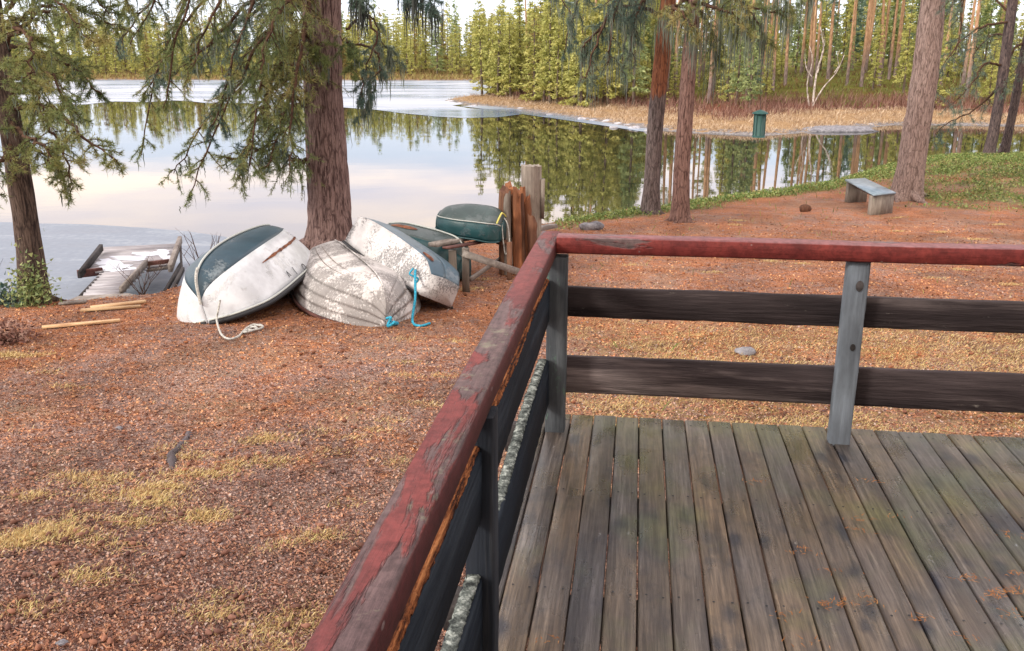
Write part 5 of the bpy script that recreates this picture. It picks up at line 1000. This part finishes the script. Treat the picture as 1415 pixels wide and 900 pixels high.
for k in range(17): m_ = MB(); m_.box((0, -.06-.012*(k % 2), .2+k*.19), (6.2, .12, .185), bev=.01); m_.build('wall_board', M_shade_cabin, cab)
m_ = MB(); m_.box((0, -1.0, 3.62), (6.9, 3.4, .14), np.array(Matrix.Rotation(-.25, 3, 'X'))); m_.build('roof', M_dark, cab); m_ = MB(); m_.box((1.0, .02, 1.75), (1.0, .05, 2.0)); m_.build('door', M_redw, cab); del cab['_local']
n = 0; tries = 0
while n < 105 and tries < 6000:   # the dense stand on the point
    tries += 1; x, y = rng.uniform(-6, 12), rng.uniform(66, 112); d = shore_d(np.array([x]), np.array([y]))[0]
    if d < 3.2 or x/y > .135 or not ok(x, y, 1.25): continue
    hs = .92+.18*sstep(3, 14, d)+.12*sstep(0, .12, x/y); far_tree(random.choices(['olive0', 'olive1', 'olive2', 'green0', 'pine1', 'rust0'], [5, 5, 4, 1.2, .5, .5])[0], x, y, float(hs)*rng.uniform(.8, 1.1)*.95, 'in the dense stand on the wooded point', 'conifers on the wooded point'); n += 1
n = 0; tries = 0
while n < 50 and tries < 6000:   # open forest on the right
    tries += 1; y = rng.uniform(60, 118); x = y*rng.uniform(.10, .68); d = shore_d(np.array([x]), np.array([y]))[0]
    if d < 11 or not ok(x, y, 2.2): continue
    k = x/y; key = random.choices(['pine0', 'pine1', 'pine2', 'green0', 'teal0', 'olive1'], [4, 4, 4, .8, .9 if k < .3 or k > .45 else .2, .9])[0]
    far_tree(key, x, y, rng.uniform(.85, 1.15) if key[:4] == 'pine' else rng.uniform(.5, .75), 'in the open forest beyond the straw coloured shore', 'trees of the open forest'); n += 1
n = 0; tries = 0
while n < 85 and tries < 9000:   # young growth between the tall stems
    tries += 1; y = rng.uniform(58, 100); x = y*rng.uniform(.08, .62); d = shore_d(np.array([x]), np.array([y]))[0]
    if d < 8.5 or abs(x/y-.34) < .045 or not ok(x, y, 1.2): continue
    far_tree(random.choice(['olive2', 'olive1', 'olive0', 'green0']), x, y, rng.uniform(.25, .80), '', 'young growth of the open forest'); n += 1
n = 0; tries = 0
while n < 95 and tries < 8000:   # first rows along the far shore
    tries += 1; x = rng.uniform(-95, 3); y = 150+rng.uniform(2, 16); d = shore_d(np.array([x]), np.array([y]))[0]
    if d < 3.0 or not ok(x, y, 1.7): continue
    s = np.interp(x, [-90, -50, -30, -5], [.95, .98, 1.0, 1.05])*rng.uniform(.8, 1.15); far_tree(random.choices(['olive0', 'olive1', 'olive2', 'green0', 'rust0'], [4, 4, 4, 1.5, 1.3])[0], x, y, float(s), 'along the far shore of the lake', 'conifers along the far shore'); n += 1
# the wood behind them reads as one mass
mbt, mbc = MB(), MB()
def mass(n_, xr, yr, sf, keys, mn, name, lab, step=2):
    bm = {k: MB() for k in set(KINDS[q][1].materials[0].name for q in keys)}; cnt = 0
    while cnt < n_:
        y = rng.uniform(*yr); x = rng.uniform(*xr(y)); d = shore_d(np.array([x]), np.array([y]))[0]
        if d < mn: cnt += .02; continue
        key = random.choice(keys); cr_ = KINDS[key][3]; V = cr_.V[0].reshape(-1, 4, 3)[::step]; s = sf(x, y)*rng.uniform(.8, 1.15); a = rng.uniform(0, 6.28); Rz = np.array([[math.cos(a), -math.sin(a), 0], [math.sin(a), math.cos(a), 0], [0, 0, 1]])
        c = V.mean(1, keepdims=True); V = c+(V-c)*1.35; W = (V.reshape(-1, 3)@Rz.T)*s+np.array([x, y, fz1(x, y)-.1]); m_ = len(W)//4
        q = bm[KINDS[key][1].materials[0].name]; q.add(W, quad=np.arange(m_*4).reshape(-1, 4), rnd=cr_.rq[0][::step][:m_]); cnt += 1
        h_ = KINDS[key][2]*s; z0_ = fz1(x, y); mbt.tube([(x, y, z0_-.2), (x, y, z0_+h_*.9)], [.13, .03], 5)
    for k, b_ in bm.items():
        if b_.V: tag(b_.build(name, bpy.data.materials[k]), lab, 'forest', kind='stuff')
mass(230, lambda y: (-115, 6), (166, 215), lambda x, y: float(np.interp(x, [-90, -50, -30, -5], [1.05, 1.08, 1.12, 1.2])), ['olive0', 'olive1', 'green0', 'rust0', 'olive2'], 3, 'far_forest', 'distant conifer wood behind the far shore', 3)
mass(120, lambda y: (-1+(y-100)*.02, y*.16), (98, 150), lambda x, y: 1.1, ['olive0', 'olive1', 'green0'], 4, 'point_forest', 'conifer wood filling the point behind the front trees', 2)
mass(190, lambda y: (y*.12, y*.72), (104, 170), lambda x, y: float(np.interp(y, [104, 120, 170], [.95, 1.05, 1.25])), ['green0', 'olive0', 'olive2', 'teal0', 'olive1', 'green0'], 10, 'inland_forest', 'forest closing the view behind the open pines', 2)
tag(mbt.build('forest_trunks', M_ftgrey), 'trunks standing deep inside the distant woods', 'forest', kind='stuff')

# shore vegetation
def far_pts(n, xr, yr, dr):
    x = rng.uniform(*xr, n); y = rng.uniform(*yr, n); d = shore_d(x, y); k = (d > dr[0]) & (d < dr[1]); return x[k], y[k], d[k]
x, y, d = far_pts(260000, (-6, 44), (45, 88), (.5, 8.5)); k = rng.random(len(x)) < np.clip(.55-.3*sstep(1, 3, -x), 0, 1); x, y = x[k], y[k]; keep = rng.random(len(x)) < sstep(.3, .5, fbm(np.stack([x, y], -1)*.8, 61)); x, y = x[keep], y[keep]; n = len(x)
blades(x, y, fz(x, y)-.03, rng.uniform(.12, .38, n), rng.uniform(.02, .045, n), 1.0, 'straw_grass', M_straw, 'pale straw coloured grass along the opposite shore', 'grass')
x, y, d = far_pts(70000, (-8, 46), (48, 92), (4, 15)); q = fbm(np.stack([x, y], -1)*.45, 71); k = rng.random(len(x)) < sstep(.36, .52, q)*sstep(4, 8, d+2.5*(x < 3)); x, y = x[k], y[k]; n = len(x)
blades(x, y, fz(x, y)-.03, rng.uniform(.4, 1.05, n), rng.uniform(.018, .04, n), .55, 'red_shrubs', M_shrub, 'leafless reddish shrubs behind the straw grass', 'shrubs')
x, y, d = far_pts(60000, (-6, 60), (50, 110), (9, 40)); q = fbm(np.stack([x, y], -1)*.5, 81); k = rng.random(len(x)) < sstep(.42, .55, q)*.7; x, y = x[k], y[k]; n = len(x)
blades(x, y, fz(x, y)-.03, rng.uniform(.25, .7, n), rng.uniform(.04, .10, n), .9, 'undergrowth', M_under, 'low green undergrowth between the far trunks', 'ground cover')
x, y = rng.uniform(-100, 0, 30000), rng.uniform(147, 168, 30000); d = shore_d(x, y); k = (d > .5); x, y = x[k], y[k]; n = len(x)
blades(x, y, fz(x, y)-.03, rng.uniform(.4, 1.1, n), rng.uniform(.05, .12, n), .8, 'far_shore_scrub', litter_mat('far_scrub', ((0, (.16, .10, .05)), (.5, (.36, .26, .12)), (1, (.30, .32, .10)))), 'tan and ochre scrub along the far shoreline', 'shrubs')
# shore stones
for k, (px, py, sx) in enumerate(((806, 164, .5), (822, 166, .4), (843, 168, .7), (858, 171, .5), (870, 173, .4), (880, 177, .6), (850, 176, .4), (1168, 175, .5), (1190, 172, .4), (655, 146, .5), (622, 140, .6), (1120, 178, .5), (900, 181, .5), (1207, 173, .6), (760, 158, .4), (720, 150, .5), (636, 142, .4))):
    p = at(px, py, .1); irregular('shore_stone', (p[0], p[1]+.8, .02), (sx*1.3, sx*.8, sx*.45), M_palestone, 'pale stone at the water line of the straw coloured shore', 'stone', 'stones at the water line', seed=20+k)
# rock slab spit in front of the dead birch
p = at(1150, 180, .05); irregular('rock_slab', (p[0], p[1]+.5, 0), (5.2, 2.6, .5), M_stone, 'low grey rock slab sloping into the water below the dead birch', 'rock', seed=50)
# dead birch
bb = at(1122, 137, 1.0); bb[2] = fz1(bb[0], bb[1]); tb = thing('dead_birch', 'dead white birch with forked bare stems on the opposite shore', 'tree', bb); dep = bb[1]*cP+3*sP; pxm = dep/F
for nm, st_, r_ in (('stem', [(0, 0), (5, -45), (10, -75), (3, -105)], .085), ('stem', [(-2, 0), (-6, -30), (-4, -60), (-10, -80)], .06), ('stem', [(0, 0), (14, -25), (28, -45), (38, -68)], .06), ('branch', [(5, -45), (8, -70), (12, -85), (6, -98)], .035), ('branch', [(28, -45), (34, -55), (30, -65), (34, -75)], .035), ('branch', [(-4, -40), (-12, -50), (-14, -70), (-16, -76)], .035)):
    m_ = MB(); m_.tube(spline([bb+np.array([a*pxm, rng.normal()*.2, -b*pxm]) for a, b in st_], 10), np.linspace(r_, r_*.35, 10), 6, cap=True); m_.build(nm, M_birch, tb, smooth=True)
